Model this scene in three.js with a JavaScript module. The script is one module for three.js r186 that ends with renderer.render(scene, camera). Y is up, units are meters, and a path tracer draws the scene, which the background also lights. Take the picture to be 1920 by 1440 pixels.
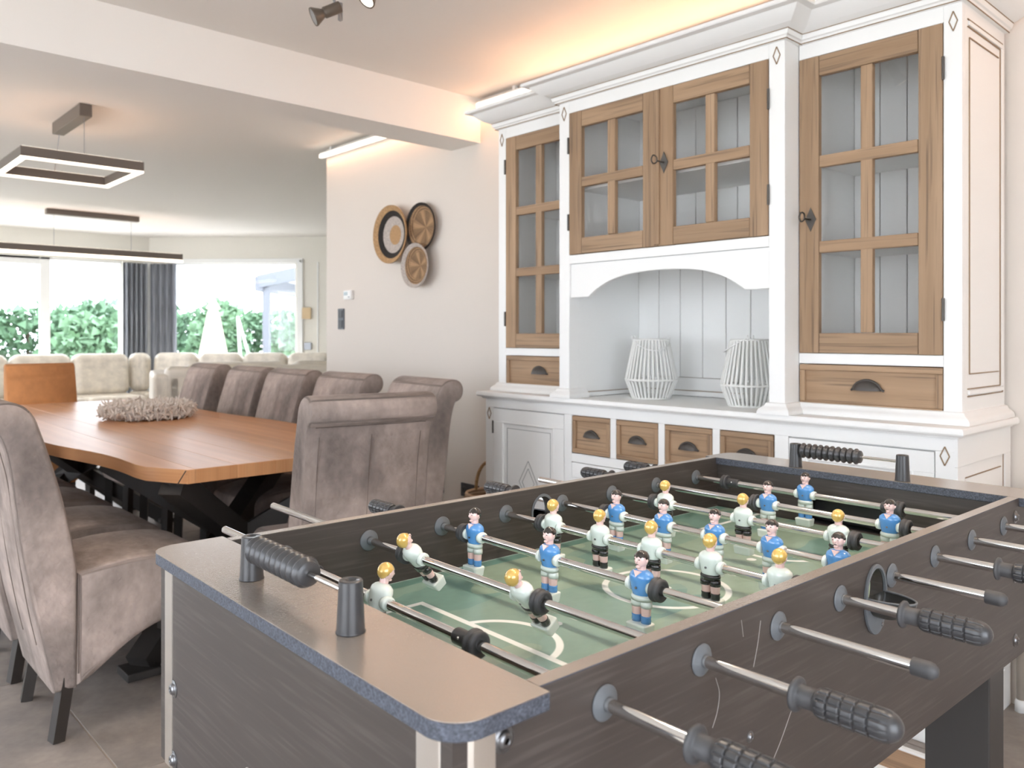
import * as THREE from 'three';
import { RoundedBoxGeometry } from 'three/addons/geometries/RoundedBoxGeometry.js';
import { RectAreaLightUniformsLib } from 'three/addons/lights/RectAreaLightUniformsLib.js';
import { mergeGeometries, mergeVertices, toCreasedNormals } from 'three/addons/utils/BufferGeometryUtils.js';

// ---------------------------------------------------------------- camera, sky, exposure
const scene = new THREE.Scene();
const FPX = 1522.3, YAW = 0.7439, EYE = 1.23;
const camera = new THREE.PerspectiveCamera(2 * Math.atan(720 / FPX) * 180 / Math.PI, 4 / 3, 0.05, 200);
camera.position.set(0, EYE, 0);
camera.rotation.y = -YAW;
camera.setViewOffset(1920, 1440, 0, 92.3, 1920, 1440);   // shifted lens: verticals stay vertical
camera.focus = 1.35;
camera.userData.fStop = 7.5;
scene.add(camera);
scene.background = new THREE.Color().setRGB(0.91, 0.98, 1.08);   // bright overcast sky
scene.backgroundIntensity = 9.0;
const renderer = new THREE.WebGLRenderer({ antialias: true });
renderer.toneMapping = THREE.LinearToneMapping;
renderer.toneMappingExposure = 0.9;
renderer.shadowMap.enabled = true;
RectAreaLightUniformsLib.init();
const WARM = new THREE.Color().setRGB(1.0, 0.51, 0.27);
const LED_TOP = 25, LED_WALL = 12, PEND = 10, UP = 6, SPOT = 3;

// ---------------------------------------------------------------- helpers
let seed = 12345;
const rnd = () => { seed |= 0; seed = seed + 0x6D2B79F5 | 0; let t = Math.imul(seed ^ seed >>> 15, 1 | seed); t = t + Math.imul(t ^ t >>> 7, 61 | t) ^ t; return ((t ^ t >>> 14) >>> 0) / 4294967296; };
const rr = (a, b) => a + (b - a) * rnd();
const lerp = (a, b, t) => a + (b - a) * t, clamp = (x, a = 0, b = 1) => Math.min(b, Math.max(a, x));
const sstep = (a, b, x) => { const t = clamp((x - a) / (b - a)); return t * t * (3 - 2 * t); };
const LAT = (() => { const a = new Float32Array(65536); let s = 77; for (let i = 0; i < 65536; i++) { s = (Math.imul(s, 1664525) + 1013904223) >>> 0; a[i] = s / 4294967296; } return a; })();
function vn(x, y, px, py, k = 0) {   // periodic value noise
  const x0 = Math.floor(x), y0 = Math.floor(y), fx = x - x0, fy = y - y0, sx = fx * fx * (3 - 2 * fx), sy = fy * fy * (3 - 2 * fy);
  const h = (i, j) => LAT[(((((i % px) + px) % px) * 157 + (((j % py) + py) % py) * 2389 + k * 7919) * 31) & 65535];
  return lerp(lerp(h(x0, y0), h(x0 + 1, y0), sx), lerp(h(x0, y0 + 1), h(x0 + 1, y0 + 1), sx), sy);
}
function fbm(u, v, fu, fv, oct = 4, k = 0) { let s = 0, a = 0.5, n = 0; for (let o = 0; o < oct; o++) { s += a * vn(u * fu, v * fv, fu, fv, k + o); n += a; a *= 0.5; fu *= 2; fv *= 2; } return s / n; }
function tex(n, fn, srgb = true, m = n) {
  const d = new Uint8Array(n * m * 4);
  for (let y = 0; y < m; y++) for (let x = 0; x < n; x++) { const c = fn((x + 0.5) / n, (y + 0.5) / m), i = (y * n + x) * 4; for (let k = 0; k < 3; k++) d[i + k] = clamp(typeof c === 'number' ? c : c[k]) * 255; d[i + 3] = 255; }
  const t = new THREE.DataTexture(d, n, m); t.wrapS = t.wrapT = THREE.RepeatWrapping; t.magFilter = THREE.LinearFilter; t.minFilter = THREE.LinearFilter; if (srgb) t.colorSpace = THREE.SRGBColorSpace; t.needsUpdate = true; return t;
}
const rep = (t, x, y) => { const c = t.clone(); c.repeat.set(x, y); c.needsUpdate = true; return c; };
const C = (r, g, b) => [r / 255, g / 255, b / 255], mix3 = (a, b, t) => [lerp(a[0], b[0], t), lerp(a[1], b[1], t), lerp(a[2], b[2], t)], mul3 = (a, k) => [a[0] * k, a[1] * k, a[2] * k];
const hex = (r, g, b) => new THREE.Color().setRGB(r / 255, g / 255, b / 255, THREE.SRGBColorSpace);
const M = (o) => new THREE.MeshPhysicalMaterial(o);

// geometry
const bb = (x0, x1, y0, y1, z0, z1, r = 0) => {
  const w = Math.abs(x1 - x0), h = Math.abs(y1 - y0), d = Math.abs(z1 - z0);
  const g = r ? new RoundedBoxGeometry(w, h, d, 1, Math.min(r, w / 2.01, h / 2.01, d / 2.01)) : new THREE.BoxGeometry(w, h, d);
  return g.translate((x0 + x1) / 2, (y0 + y1) / 2, (z0 + z1) / 2);
};
function muv(g, grain = 'y', shift = true) {   // uv in metres, v along the grain
  if (!g.attributes.normal) g.computeVertexNormals();
  const p = g.attributes.position, n = g.attributes.normal, uv = new Float32Array(p.count * 2), ou = shift ? rnd() * 3 : 0, ov = shift ? rnd() * 3 : 0;
  for (let i = 0; i < p.count; i++) {
    const q = { x: p.getX(i), y: p.getY(i), z: p.getZ(i) }, a = { x: Math.abs(n.getX(i)), y: Math.abs(n.getY(i)), z: Math.abs(n.getZ(i)) };
    const ax = a.x >= a.y && a.x >= a.z ? 'x' : a.y >= a.z ? 'y' : 'z', others = ['x', 'y', 'z'].filter((k) => k !== ax);
    const v = others.includes(grain) ? grain : others[1], u = others.find((k) => k !== v);
    uv[i * 2] = q[u] + ou; uv[i * 2 + 1] = q[v] + ov;
  }
  g.setAttribute('uv', new THREE.BufferAttribute(uv, 2)); return g;
}
const merge = (list) => { const l = list.map((g) => { const h = g.index ? g.toNonIndexed() : g; for (const k of Object.keys(h.attributes)) if (!['position', 'normal', 'uv'].includes(k)) h.deleteAttribute(k); if (!h.attributes.uv) h.setAttribute('uv', new THREE.BufferAttribute(new Float32Array(h.attributes.position.count * 2), 2)); return h; }); return mergeGeometries(l); };
function sheet(x0, x1, y0, y1, z0, z1) {   // pane of glass in the middle of the given thin box
  const d = [x1 - x0, y1 - y0, z1 - z0], g = d[0] < d[2] ? new THREE.PlaneGeometry(d[2], d[1]).rotateY(-Math.PI / 2) : new THREE.PlaneGeometry(d[0], d[1]);
  return g.translate((x0 + x1) / 2, (y0 + y1) / 2, (z0 + z1) / 2);
}
const V2 = (a) => a.map(([x, y]) => new THREE.Vector2(x, y)), V3 = (a) => a.map(([x, y, z]) => new THREE.Vector3(x, y, z));
const lathe = (pts, seg = 24) => new THREE.LatheGeometry(V2(pts), seg);
const tube = (pts, r, seg = 24, rad = 6, closed = false) => new THREE.TubeGeometry(new THREE.CatmullRomCurve3(V3(pts), closed), seg, r, rad, closed);
function rod(a, b, r, seg = 10, r2 = r) {   // straight bar
  const A = new THREE.Vector3(...a), B = new THREE.Vector3(...b), d = B.clone().sub(A), g = new THREE.CylinderGeometry(r2, r, d.length(), seg);
  g.applyQuaternion(new THREE.Quaternion().setFromUnitVectors(new THREE.Vector3(0, 1, 0), d.clone().normalize())); return g.translate((A.x + B.x) / 2, (A.y + B.y) / 2, (A.z + B.z) / 2);
}
function bar(a, b, w, h) {   // straight rectangular bar
  const A = new THREE.Vector3(...a), B = new THREE.Vector3(...b), d = B.clone().sub(A), g = new THREE.BoxGeometry(w, h, d.length());
  g.applyMatrix4(new THREE.Matrix4().lookAt(B, A, new THREE.Vector3(0, 1, 0))); return g.translate((A.x + B.x) / 2, (A.y + B.y) / 2, (A.z + B.z) / 2);
}
const shape = (pts, holes = []) => { const s = new THREE.Shape(V2(pts)); for (const h of holes) s.holes.push(new THREE.Path(V2(h))); return s; };
const ext = (s, depth, bevel = 0, seg = 1, curve = 12) => new THREE.ExtrudeGeometry(s, { depth: depth - 2 * bevel, bevelEnabled: bevel > 0, bevelSize: bevel, bevelThickness: bevel, bevelOffset: -bevel, bevelSegments: seg, curveSegments: curve }).translate(0, 0, bevel);
const circ = (x, y, r, n = 24) => Array.from({ length: n }, (_, i) => [x + r * Math.cos(i / n * 2 * Math.PI), y + r * Math.sin(i / n * 2 * Math.PI)]);
function sweep(path, prof, flip = 1) {   // mitred moulding: path of [x, z], profile of [outward, y]
  const n = path.length, m = prof.length, P = [], nor = [];
  for (let i = 0; i < n - 1; i++) { const dx = path[i + 1][0] - path[i][0], dz = path[i + 1][1] - path[i][1], l = Math.hypot(dx, dz); nor.push([flip * dz / l, -flip * dx / l]); }
  for (let i = 0; i < n; i++) {
    const a = nor[Math.max(0, i - 1)], b = nor[Math.min(n - 2, i)], k = 1 + a[0] * b[0] + a[1] * b[1], o = [(a[0] + b[0]) / k, (a[1] + b[1]) / k];
    for (const [w, y] of prof) P.push(path[i][0] + o[0] * w, y, path[i][1] + o[1] * w);
  }
  const idx = [];
  for (let i = 0; i < n - 1; i++) for (let j = 0; j < m; j++) { const j2 = (j + 1) % m, a = i * m + j, b = i * m + j2, c = (i + 1) * m + j, d = (i + 1) * m + j2; flip > 0 ? idx.push(a, b, c, b, d, c) : idx.push(a, c, b, b, c, d); }
  for (const t of THREE.ShapeUtils.triangulateShape(V2(prof), [])) { idx.push(t[0], t[1], t[2]); const e = (n - 1) * m; idx.push(e + t[2], e + t[1], e + t[0]); }
  const g = new THREE.BufferGeometry(); g.setAttribute('position', new THREE.Float32BufferAttribute(P, 3)); g.setIndex(idx);
  return muv(toCreasedNormals(g, 0.6), 'z', false);
}

// scene graph
const taken = {}, origin = new Map();
const numbered = (n) => { const k = taken[n] = (taken[n] ?? -1) + 1; return k ? n + '_' + String(k).padStart(3, '0') : n; };
function rootOf(o) { while (o.parent && o.parent !== scene) o = o.parent; return o; }
const sh = (o) => { o.castShadow = o.receiveShadow = true; return o; };
function thing(name, label, category, pos = [0, 0, 0], turn = 0, group, kind) {
  const g = new THREE.Group(); g.name = numbered(name); g.position.set(...pos); g.rotation.y = turn; scene.add(g); origin.set(g, pos);
  g.userData = { label, category }; if (group) g.userData.group = group; if (kind) { g.userData.kind = kind; } return g;
}
function L(name, geo, mat, parent, label) { const m = sh(new THREE.Mesh(geo, mat)); m.name = name; parent.add(m); if (label) m.userData.label = label; return m; }   // local axes of the thing
function W(name, geo, mat, parent, label) { const o = origin.get(rootOf(parent)); geo.translate(-o[0], -o[1], -o[2]); return L(name, geo, mat, parent, label); }   // given in room axes
function part(name, parent, label) { const g = new THREE.Group(); g.name = name; parent.add(g); if (label) g.userData.label = label; return g; }
function struct(name, label, geo, mat) { const m = sh(new THREE.Mesh(geo, mat)); m.name = name; m.userData = { label, category: name.split('_')[0], kind: 'structure' }; scene.add(m); origin.set(m, [0, 0, 0]); taken[name] = 0; return m; }
function one(name, label, category, geo, mat, pos, group, turn = 0) { const m = sh(new THREE.Mesh(geo, mat)); m.name = numbered(name); m.position.set(...pos); m.rotation.y = turn; m.userData = { label, category }; if (group) m.userData.group = group; scene.add(m); origin.set(m, pos); return m; }
function copy(root, pos, turn, label, group) { const r = root.clone(); r.name = numbered(root.name.replace(/_\d{3}$/, '')); r.position.set(...pos); r.rotation.y = turn; r.userData = { ...root.userData, label }; if (group) r.userData.group = group; scene.add(r); origin.set(r, pos); return r; }

// ---------------------------------------------------------------- materials
function woodTex(a, b, dark, s, rings = 14, streak = 0.5) {
  return tex(512, (u, v) => {
    const w = u + 0.05 * (fbm(u, v, 3, 2, 3, s) - 0.5) + 0.02 * (fbm(u, v, 6, 4, 2, s + 9) - 0.5);
    const ring = 0.5 + 0.5 * Math.sin(w * rings * 6.2832 + 3 * fbm(u, v, 2, 2, 2, s + 3));
    const fine = fbm(u, v, 90, 5, 3, s + 5), wide = fbm(u, v, 5, 2, 3, s + 7);
    let c = mix3(a, b, clamp(0.25 * ring + 0.9 * (wide - 0.5) + 0.35));
    c = mix3(c, dark, clamp((fine - 0.55) * 2.2 * streak)); 
    return mul3(c, 0.94 + 0.12 * fine);
  });
}
const T_cab = woodTex(C(182, 152, 122), C(152, 122, 93), C(112, 92, 74), 3, 11, 1.15);
const T_oak = woodTex(C(218, 164, 118), C(196, 138, 92), C(160, 106, 68), 21, 8, 0.5);
const T_dark = woodTex(C(68, 61, 57), C(61, 54, 51), C(82, 76, 72), 40, 3, 0.9);
const T_suede = tex(512, (u, v) => { const n = fbm(u, v, 4, 3, 4, 60), f = fbm(u, v, 40, 30, 3, 63), s = fbm(u, v, 12, 3, 3, 66); return mul3(C(162, 147, 139), 0.55 + 0.62 * n + 0.14 * f + 0.25 * (s - 0.4)); });
const T_brown = tex(256, (u, v) => mul3(C(196, 136, 88), 0.72 + 0.4 * fbm(u, v, 4, 3, 4, 60) + 0.1 * fbm(u, v, 40, 30, 3, 63)));
const B_suede = tex(256, (u, v) => 0.5 * fbm(u, v, 6, 5, 3, 70) + 0.5 * fbm(u, v, 60, 60, 2, 71), false);
const T_tile = tex(512, (u, v) => { const n = fbm(u, v, 3, 3, 5, 80), f = fbm(u, v, 50, 50, 3, 83), d = fbm(u, v, 7, 4, 3, 85); return mul3(mix3(C(166, 155, 146), C(142, 134, 129), sstep(0.35, 0.65, n)), 0.9 + 0.12 * f + 0.1 * (d - 0.5)); });
const B_fine = tex(256, (u, v) => fbm(u, v, 40, 40, 3, 90), false);
const B_plaster = tex(256, (u, v) => 0.6 * fbm(u, v, 5, 5, 3, 95) + 0.4 * fbm(u, v, 40, 40, 2, 96), false);
const T_speck = tex(256, (u, v) => { const n = fbm(u, v, 100, 100, 2, 100); return mul3(C(70, 74, 84), 0.6 + 0.8 * n); });
const T_weave = tex(256, (u, v) => { const a = Math.sin(v * 6.2832 * 9 + u * 6.2832) * 0.5 + 0.5, n = fbm(u, v, 60, 20, 2, 104); return mul3(C(186, 150, 114), 0.62 + 0.3 * a + 0.35 * (n - 0.4)); });
const T_coil = tex(256, (u, v) => { const n = fbm(u, v, 60, 12, 3, 106); return [n, n, n].map((x) => 0.72 + 0.4 * (x - 0.3)); });
const T_bark = tex(128, (u, v) => mul3(C(96, 82, 70), 0.7 + 0.6 * fbm(u, v, 14, 4, 3, 110)));
const T_leather = tex(256, (u, v) => mul3(C(246, 237, 222), 0.9 + 0.16 * (fbm(u, v, 8, 8, 4, 114) - 0.3)));
const T_linen = tex(128, (u, v) => { const n = fbm(u, v, 30, 6, 2, 116); return mul3(C(138, 141, 148), 0.82 + 0.36 * n); });
const T_grass = tex(128, (u, v) => mul3(C(112, 140, 96), 0.7 + 0.6 * fbm(u, v, 12, 12, 4, 118)));

const mat = {
  wall: M({ color: hex(228, 220, 211), roughness: 0.9, bumpMap: rep(B_plaster, 0.7, 0.7), bumpScale: 0.0012 }),
  cream: M({ color: hex(232, 228, 218), roughness: 0.85 }),
  ceil: M({ color: hex(240, 236, 230), roughness: 0.92 }),
  grout: M({ color: hex(176, 164, 152), roughness: 0.9 }),
  tiles: [0.94, 1.0, 1.05].map((k) => M({ map: T_tile, color: new THREE.Color().setScalar(k), roughness: 0.42, bumpMap: rep(B_fine, 2, 2), bumpScale: 0.0004 })),
  white: M({ color: hex(243, 243, 241), roughness: 0.55 }),
  patina: M({ color: hex(150, 126, 100), roughness: 0.8 }),
  greyline: M({ color: hex(150, 152, 152), roughness: 0.8 }),
  wood: [1.0, 0.9, 1.1].map((k) => M({ map: rep(T_cab, 1.6, 0.8), color: new THREE.Color().setScalar(Math.min(1, k)), roughness: 0.62, bumpMap: rep(T_cab, 1.6, 0.8), bumpScale: 0.0006 })),
  iron: M({ color: hex(92, 88, 84), roughness: 0.5, metalness: 0.5 }),
  glass: M({ color: 0xffffff, roughness: 0.02, transmission: 1, thickness: 0, ior: 1.5 }),
  oak: [1.0, 0.93, 0.98, 0.9, 0.96].map((k) => M({ map: rep(T_oak, 1.8, 0.5), color: new THREE.Color().setScalar(k), roughness: 0.34, bumpMap: rep(T_oak, 1.8, 0.5), bumpScale: 0.0004 })),
  blackmetal: M({ color: hex(62, 59, 57), roughness: 0.45, metalness: 0.3 }),
  suede: M({ map: rep(T_suede, 1.6, 1.6), roughness: 0.95, sheen: 0.5, sheenColor: hex(190, 178, 170), sheenRoughness: 0.5, bumpMap: rep(B_suede, 2.2, 2.2), bumpScale: 0.003 }),
  suedeline: M({ color: hex(112, 99, 92), roughness: 1 }),
  brownsuede: M({ map: T_brown, roughness: 0.95, sheen: 0.4, sheenColor: hex(200, 150, 110) }),
  chairleg: M({ color: hex(46, 40, 36), roughness: 0.5 }),
  laminate: M({ map: rep(T_dark, 3, 2.4), roughness: 0.48, bumpMap: rep(T_dark, 3, 2.4), bumpScale: 0.0006 }),
  plate: M({ color: hex(176, 166, 158), roughness: 0.24, metalness: 0.6, bumpMap: rep(B_fine, 16, 16), bumpScale: 0.00012 }),
  edge: M({ map: rep(T_speck, 6, 6), roughness: 0.6 }),
  chrome: M({ color: hex(226, 226, 226), roughness: 0.08, metalness: 1 }),
  alu: M({ color: hex(226, 220, 212), roughness: 0.28, metalness: 0.9 }),
  plastic: M({ color: hex(60, 60, 62), roughness: 0.3 }),
  rubber: M({ color: hex(66, 66, 68), roughness: 0.55 }),
  grommet: M({ color: hex(92, 96, 100), roughness: 0.5 }),
  steel: M({ color: hex(120, 120, 122), roughness: 0.3, metalness: 0.9 }),
  fskin: M({ color: hex(238, 204, 198), roughness: 0.3, clearcoat: 0.6, clearcoatRoughness: 0.15 }),
  fblue: M({ color: hex(84, 146, 208), roughness: 0.25, clearcoat: 0.8, clearcoatRoughness: 0.1 }),
  fwhite: M({ color: hex(222, 232, 226), roughness: 0.28, clearcoat: 0.7, clearcoatRoughness: 0.12 }),
  fblack: M({ color: hex(36, 36, 38), roughness: 0.25, clearcoat: 0.8, clearcoatRoughness: 0.1 }),
  fgold: M({ color: hex(214, 178, 98), roughness: 0.25, metalness: 0.25, clearcoat: 0.8, clearcoatRoughness: 0.1 }),
  fdark: M({ color: hex(30, 24, 22), roughness: 0.18, clearcoat: 1, clearcoatRoughness: 0.05 }),
  leather: M({ map: rep(T_leather, 1.5, 1.5), roughness: 0.5 }),
  curtain: M({ map: rep(T_linen, 3, 1), roughness: 0.95 }),
  upvc: M({ color: hex(240, 240, 238), roughness: 0.4 }),
  anthracite: M({ color: hex(96, 100, 108), roughness: 0.5 }),
  lampbody: M({ color: hex(112, 102, 94), roughness: 0.5 }),
  glow: M({ color: 0xffffff, roughness: 0.6, emissive: new THREE.Color().setRGB(1.0, 0.84, 0.66), emissiveIntensity: 2.2 }),
  rope: M({ color: hex(232, 232, 228), roughness: 0.85 }),
  natural: M({ map: T_coil, color: hex(232, 188, 138), roughness: 0.9 }),
  seagrass: M({ map: T_weave, roughness: 0.95 }),
  basketdark: M({ map: T_coil, color: hex(66, 60, 56), roughness: 0.9 }),
  basketwhite: M({ map: T_coil, color: hex(240, 228, 218), roughness: 0.9 }),
  bead: M({ color: hex(230, 219, 208), roughness: 0.7 }),
  bark: M({ map: T_bark, roughness: 0.95 }),
  leaf: [C(92, 122, 94), C(112, 142, 112), C(142, 164, 146)].map((c) => M({ color: hex(c[0] * 255, c[1] * 255, c[2] * 255), roughness: 0.9 })),
  grass: M({ map: rep(T_grass, 0.5, 0.5), roughness: 1 }),
  paving: M({ color: hex(232, 228, 222), roughness: 0.9 }),
  canvas: M({ color: hex(226, 216, 200), roughness: 0.9 }),
  card: M({ color: hex(60, 62, 66), roughness: 0.45 }),
  silver: M({ color: hex(150, 152, 156), roughness: 0.35, metalness: 0.7 }),
};

// ---------------------------------------------------------------- the room
const XW = 3.065, HC = 2.6, XL = -2.4, ZB = 1.8, ZF = -11.86;
// floor: screed with one mesh per tile
const floor = struct('floor', 'large grey-brown stone floor tiles with pale joints', bb(XL - 0.2, 7.0, -0.15, -0.003, ZF - 0.25, ZB + 0.2), mat.grout);
{
  const ts = 0.9, gap = 0.005, geos = [0, 1, 2, 3].map(() => muv(bb(-ts / 2 + gap / 2, ts / 2 - gap / 2, -0.012, 0, -ts / 2 + gap / 2, ts / 2 - gap / 2, 0.0015), 'z'));
  let k = 0;
  for (let i = -4; i < 8; i++) for (let j = -3; j < 12; j++) {
    const x = 0.735 + (i + 0.5) * ts, z = -2.4 - (j - 0.5) * ts;
    if (x < XL || x > 6.9 || z < ZF - 0.4 || z > ZB + 0.3 || (x > XW + 0.5 && z > -5.2)) continue;
    const m = L('tile', geos[k % 4], mat.tiles[(k * 7 + i + 5) % 3], floor); m.position.set(x, 0, z); k++;
  }
}
const slab = (x0, x1, y0, y1, z0, z1) => muv(bb(x0, x1, y0, y1, z0, z1), 'y', false);
struct('ceiling', 'smooth off-white plaster ceiling', slab(XL - 0.2, 7.0, HC, HC + 0.18, ZF - 0.25, ZB + 0.2), mat.ceil);
const beam = struct('trim_1', 'plastered ceiling beam crossing the room above the dining table end', slab(XL, XW, 2.345, HC, -3.87, -3.6), mat.ceil);
struct('wall_right', 'beige plastered wall behind the white cabinet and woven baskets', slab(XW, XW + 0.2, 0, HC, -5.36, ZB + 0.2), mat.wall);
struct('wall_return', 'plastered return wall beside the sofa corner', slab(XW + 0.2, 6.8, 0, HC, -5.36, -5.16), mat.wall);
struct('wall_back', 'beige wall with a wide garden window at the rear of the room', merge([slab(XL - 0.2, -1.6, 0, HC, ZB, ZB + 0.2), slab(0.8, XW, 0, HC, ZB, ZB + 0.2), slab(-1.6, 0.8, 2.3, HC, ZB, ZB + 0.2), slab(-1.6, 0.8, 0, 0.1, ZB, ZB + 0.2)]), mat.wall);
struct('wall_side', 'cream side wall of the sitting area', slab(6.6, 6.8, 0, HC, -9.23, -5.36), mat.cream);
// far wall with windows: plane z = ZF, then a bay wall turned 45 degrees from the corner at (3.98, ZF)
const XO0 = -1.2, XO1 = 3.63, HEAD = 2.245;
struct('wall_far', 'cream wall around the wide sitting room windows', merge([slab(XL - 0.2, XO0, 0, HC, ZF - 0.2, ZF), slab(XO1, 4.06, 0, HC, ZF - 0.2, ZF), slab(XO0, XO1, HEAD, HC, ZF - 0.2, ZF), slab(XO0, XO1, 0, 0.12, ZF - 0.2, ZF)]), mat.cream);
const bay = (g) => { g.rotateY(-Math.PI / 4); return g.translate(3.98, 0, ZF); };   // bay axes: x along the wall, +z into the room
const TW0 = 0.3, TW1 = 2.09;
struct('wall_bay', 'cream angled bay wall around the corner window', bay(merge([slab(0, TW0, 0, HC, -0.2, 0), slab(TW1, 3.72, 0, HC, -0.2, 0), slab(TW0, TW1, HEAD, HC, -0.2, 0), slab(TW0, TW1, 0, 0.12, -0.2, 0)])), mat.cream);
struct('trim_2', 'white upright door post and panel joint on the bay wall', bay(merge([bb(TW1 + 0.02, TW1 + 0.1, 0, HEAD + 0.03, 0, 0.03, 0.004), bb(TW1 + 0.3, TW1 + 0.315, 0, HEAD, 0, 0.012), bb(TW0, TW1 + 0.1, HEAD - 0.01, HEAD + 0.05, 0, 0.03, 0.004)])), mat.upvc);
struct('trim_3', 'white corner post where the two window walls meet', bb(3.9, 3.98, 0, HEAD, ZF, ZF + 0.06), mat.upvc);
// left wall with the wide garden windows that light the front of the cabinet
const ZL0 = -1.9, ZL1 = 0.5, ZM0 = -11.5, ZM1 = -9.1, ZN0 = -6.8, ZN1 = -3.9;
struct('wall_left', 'wall with wide garden windows opposite the cabinet', merge([slab(XL - 0.2, XL, 0, HC, ZF, ZM0), slab(XL - 0.2, XL, 0, HC, ZM1, ZN0), slab(XL - 0.2, XL, 0, HC, ZN1, ZL0), slab(XL - 0.2, XL, 0, HC, ZL1, ZB), ...[[ZL0, ZL1], [ZM0, ZM1], [ZN0, ZN1]].flatMap(([a, b]) => [slab(XL - 0.2, XL, 2.35, HC, a, b), slab(XL - 0.2, XL, 0, 0.1, a, b)])]), mat.wall);
function windowUnit(n, label, frames, panes) {
  const f = struct('window_' + n, label, merge(frames), mat.upvc);
  for (const p of panes) L('pane', p, mat.glass, f);
}
{
  const fr = (x0, x1, y0, y1) => bb(x0, x1, y0, y1, ZF - 0.12, ZF - 0.05, 0.006);
  windowUnit(1, 'wide white framed garden window beyond the sofa', [fr(XO0, XO1, 0.12, 0.2), fr(XO0, XO1, HEAD - 0.035, HEAD), fr(XO0, XO0 + 0.06, 0.2, HEAD), fr(XO1 - 0.02, XO1, 0.2, HEAD), fr(2.63, 2.75, 0.2, HEAD), fr(0.7, 2.63, HEAD - 0.1, HEAD), fr(0.7, 2.63, 0.2, 0.3), fr(0.65, 0.75, 0.2, HEAD)],
    [sheet(XO0 + 0.06, 0.65, 0.2, HEAD - 0.03, ZF - 0.09, ZF - 0.085), sheet(0.75, 2.63, 0.3, HEAD - 0.1, ZF - 0.09, ZF - 0.085), sheet(2.75, XO1 - 0.02, 0.2, HEAD - 0.035, ZF - 0.09, ZF - 0.085)]);
  const fb = (x0, x1, y0, y1) => bay(bb(x0, x1, y0, y1, -0.12, -0.05, 0.006));
  windowUnit(2, 'corner bay window with a view of the closed parasol', [fb(TW0, TW1, 0.12, 0.2), fb(TW0, TW1, HEAD - 0.03, HEAD), fb(TW0, TW0 + 0.03, 0.2, HEAD), fb(TW1 - 0.03, TW1, 0.2, HEAD)], [bay(sheet(TW0 + 0.03, TW1 - 0.03, 0.2, HEAD - 0.03, -0.09, -0.085))]);
  const fl = (z0, z1, y0, y1) => bb(XL - 0.12, XL - 0.05, y0, y1, z0, z1, 0.006);
  [[3, 'three part white framed garden window opposite the cabinet', ZL0, ZL1], [4, 'three part white framed garden window beside the sofas', ZM0, ZM1], [6, 'three part white framed garden window beside the dining table', ZN0, ZN1]].forEach(([n, label, z0, z1]) => {
    const fs = [fl(z0, z1, 0.1, 0.18), fl(z0, z1, 2.28, 2.35)], ps = [];
    for (let i = 0; i <= 3; i++) fs.push(fl(lerp(z0, z1, i / 3) - 0.04, lerp(z0, z1, i / 3) + 0.04, 0.18, 2.28));
    for (let i = 0; i < 3; i++) ps.push(sheet(XL - 0.09, XL - 0.085, 0.18, 2.28, lerp(z0, z1, i / 3) + 0.04, lerp(z0, z1, (i + 1) / 3) - 0.04));
    windowUnit(n, label, fs, ps);
  });
}
{
  const fz = (x0, x1, y0, y1) => bb(x0, x1, y0, y1, ZB + 0.05, ZB + 0.12, 0.006);
  windowUnit(5, 'two part white framed garden window at the rear of the room', [fz(-1.6, 0.8, 0.1, 0.18), fz(-1.6, 0.8, 2.23, 2.3), fz(-1.6, -1.52, 0.18, 2.23), fz(-0.44, -0.36, 0.18, 2.23), fz(0.72, 0.8, 0.18, 2.23)], [sheet(-1.52, -0.44, 0.18, 2.23, ZB + 0.085, ZB + 0.09), sheet(-0.36, 0.72, 0.18, 2.23, ZB + 0.085, ZB + 0.09)]);
}
struct('baseboard_right', 'low skirting strip along the basket wall', bb(XW - 0.012, XW, 0, 0.07, -5.36, -3.02, 0.003), mat.tiles[1]);

// ---------------------------------------------------------------- garden
struct('ground_garden', 'green lawn outside the windows', muv(bb(-40, 40, -0.3, -0.12, -60, ZF - 0.2), 'z', false), mat.grass).userData.category = 'lawn';
struct('ground_terrace', 'pale paved terrace strip along the house', merge([muv(bb(-14, XL - 0.2, -0.28, -0.1, ZF - 5, 12), 'z', false), muv(bb(XL - 0.2, 14, -0.28, -0.1, ZF - 5, ZF - 0.2), 'z', false), muv(bb(XL - 0.2, 10, -0.28, -0.1, ZB + 0.2, 12), 'z', false)]), mat.paving).userData.category = 'terrace';
function leafCloud(n, place, size, k) {   // many small leaf blades joined into one part
  const P = new Float32Array(n * 9), v = [new THREE.Vector3(), new THREE.Vector3()];
  for (let i = 0; i < n; i++) {
    const c = place(), s = size * rr(0.8, 1.9);
    v[0].set(rr(-1, 1), rr(-1, 1), rr(-1, 1)).normalize(); v[1].set(rr(-1, 1), rr(-1, 1), rr(-1, 1)).cross(v[0]).normalize();
    const q = [[0, 0], [1, 0.25], [0.45, 0.9]];
    q.forEach(([a, b], j) => { P[i * 9 + j * 3] = c[0] + (v[0].x * a + v[1].x * b) * s; P[i * 9 + j * 3 + 1] = c[1] + (v[0].y * a + v[1].y * b) * s; P[i * 9 + j * 3 + 2] = c[2] + (v[0].z * a + v[1].z * b) * s; });
  }
  const g = new THREE.BufferGeometry(); g.setAttribute('position', new THREE.BufferAttribute(P, 3)); g.computeVertexNormals(); return g;
}
const inBall = () => { for (;;) { const a = [rr(-1, 1), rr(-1, 1), rr(-1, 1)]; if (a[0] ** 2 + a[1] ** 2 + a[2] ** 2 < 1) return a; } };
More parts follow.
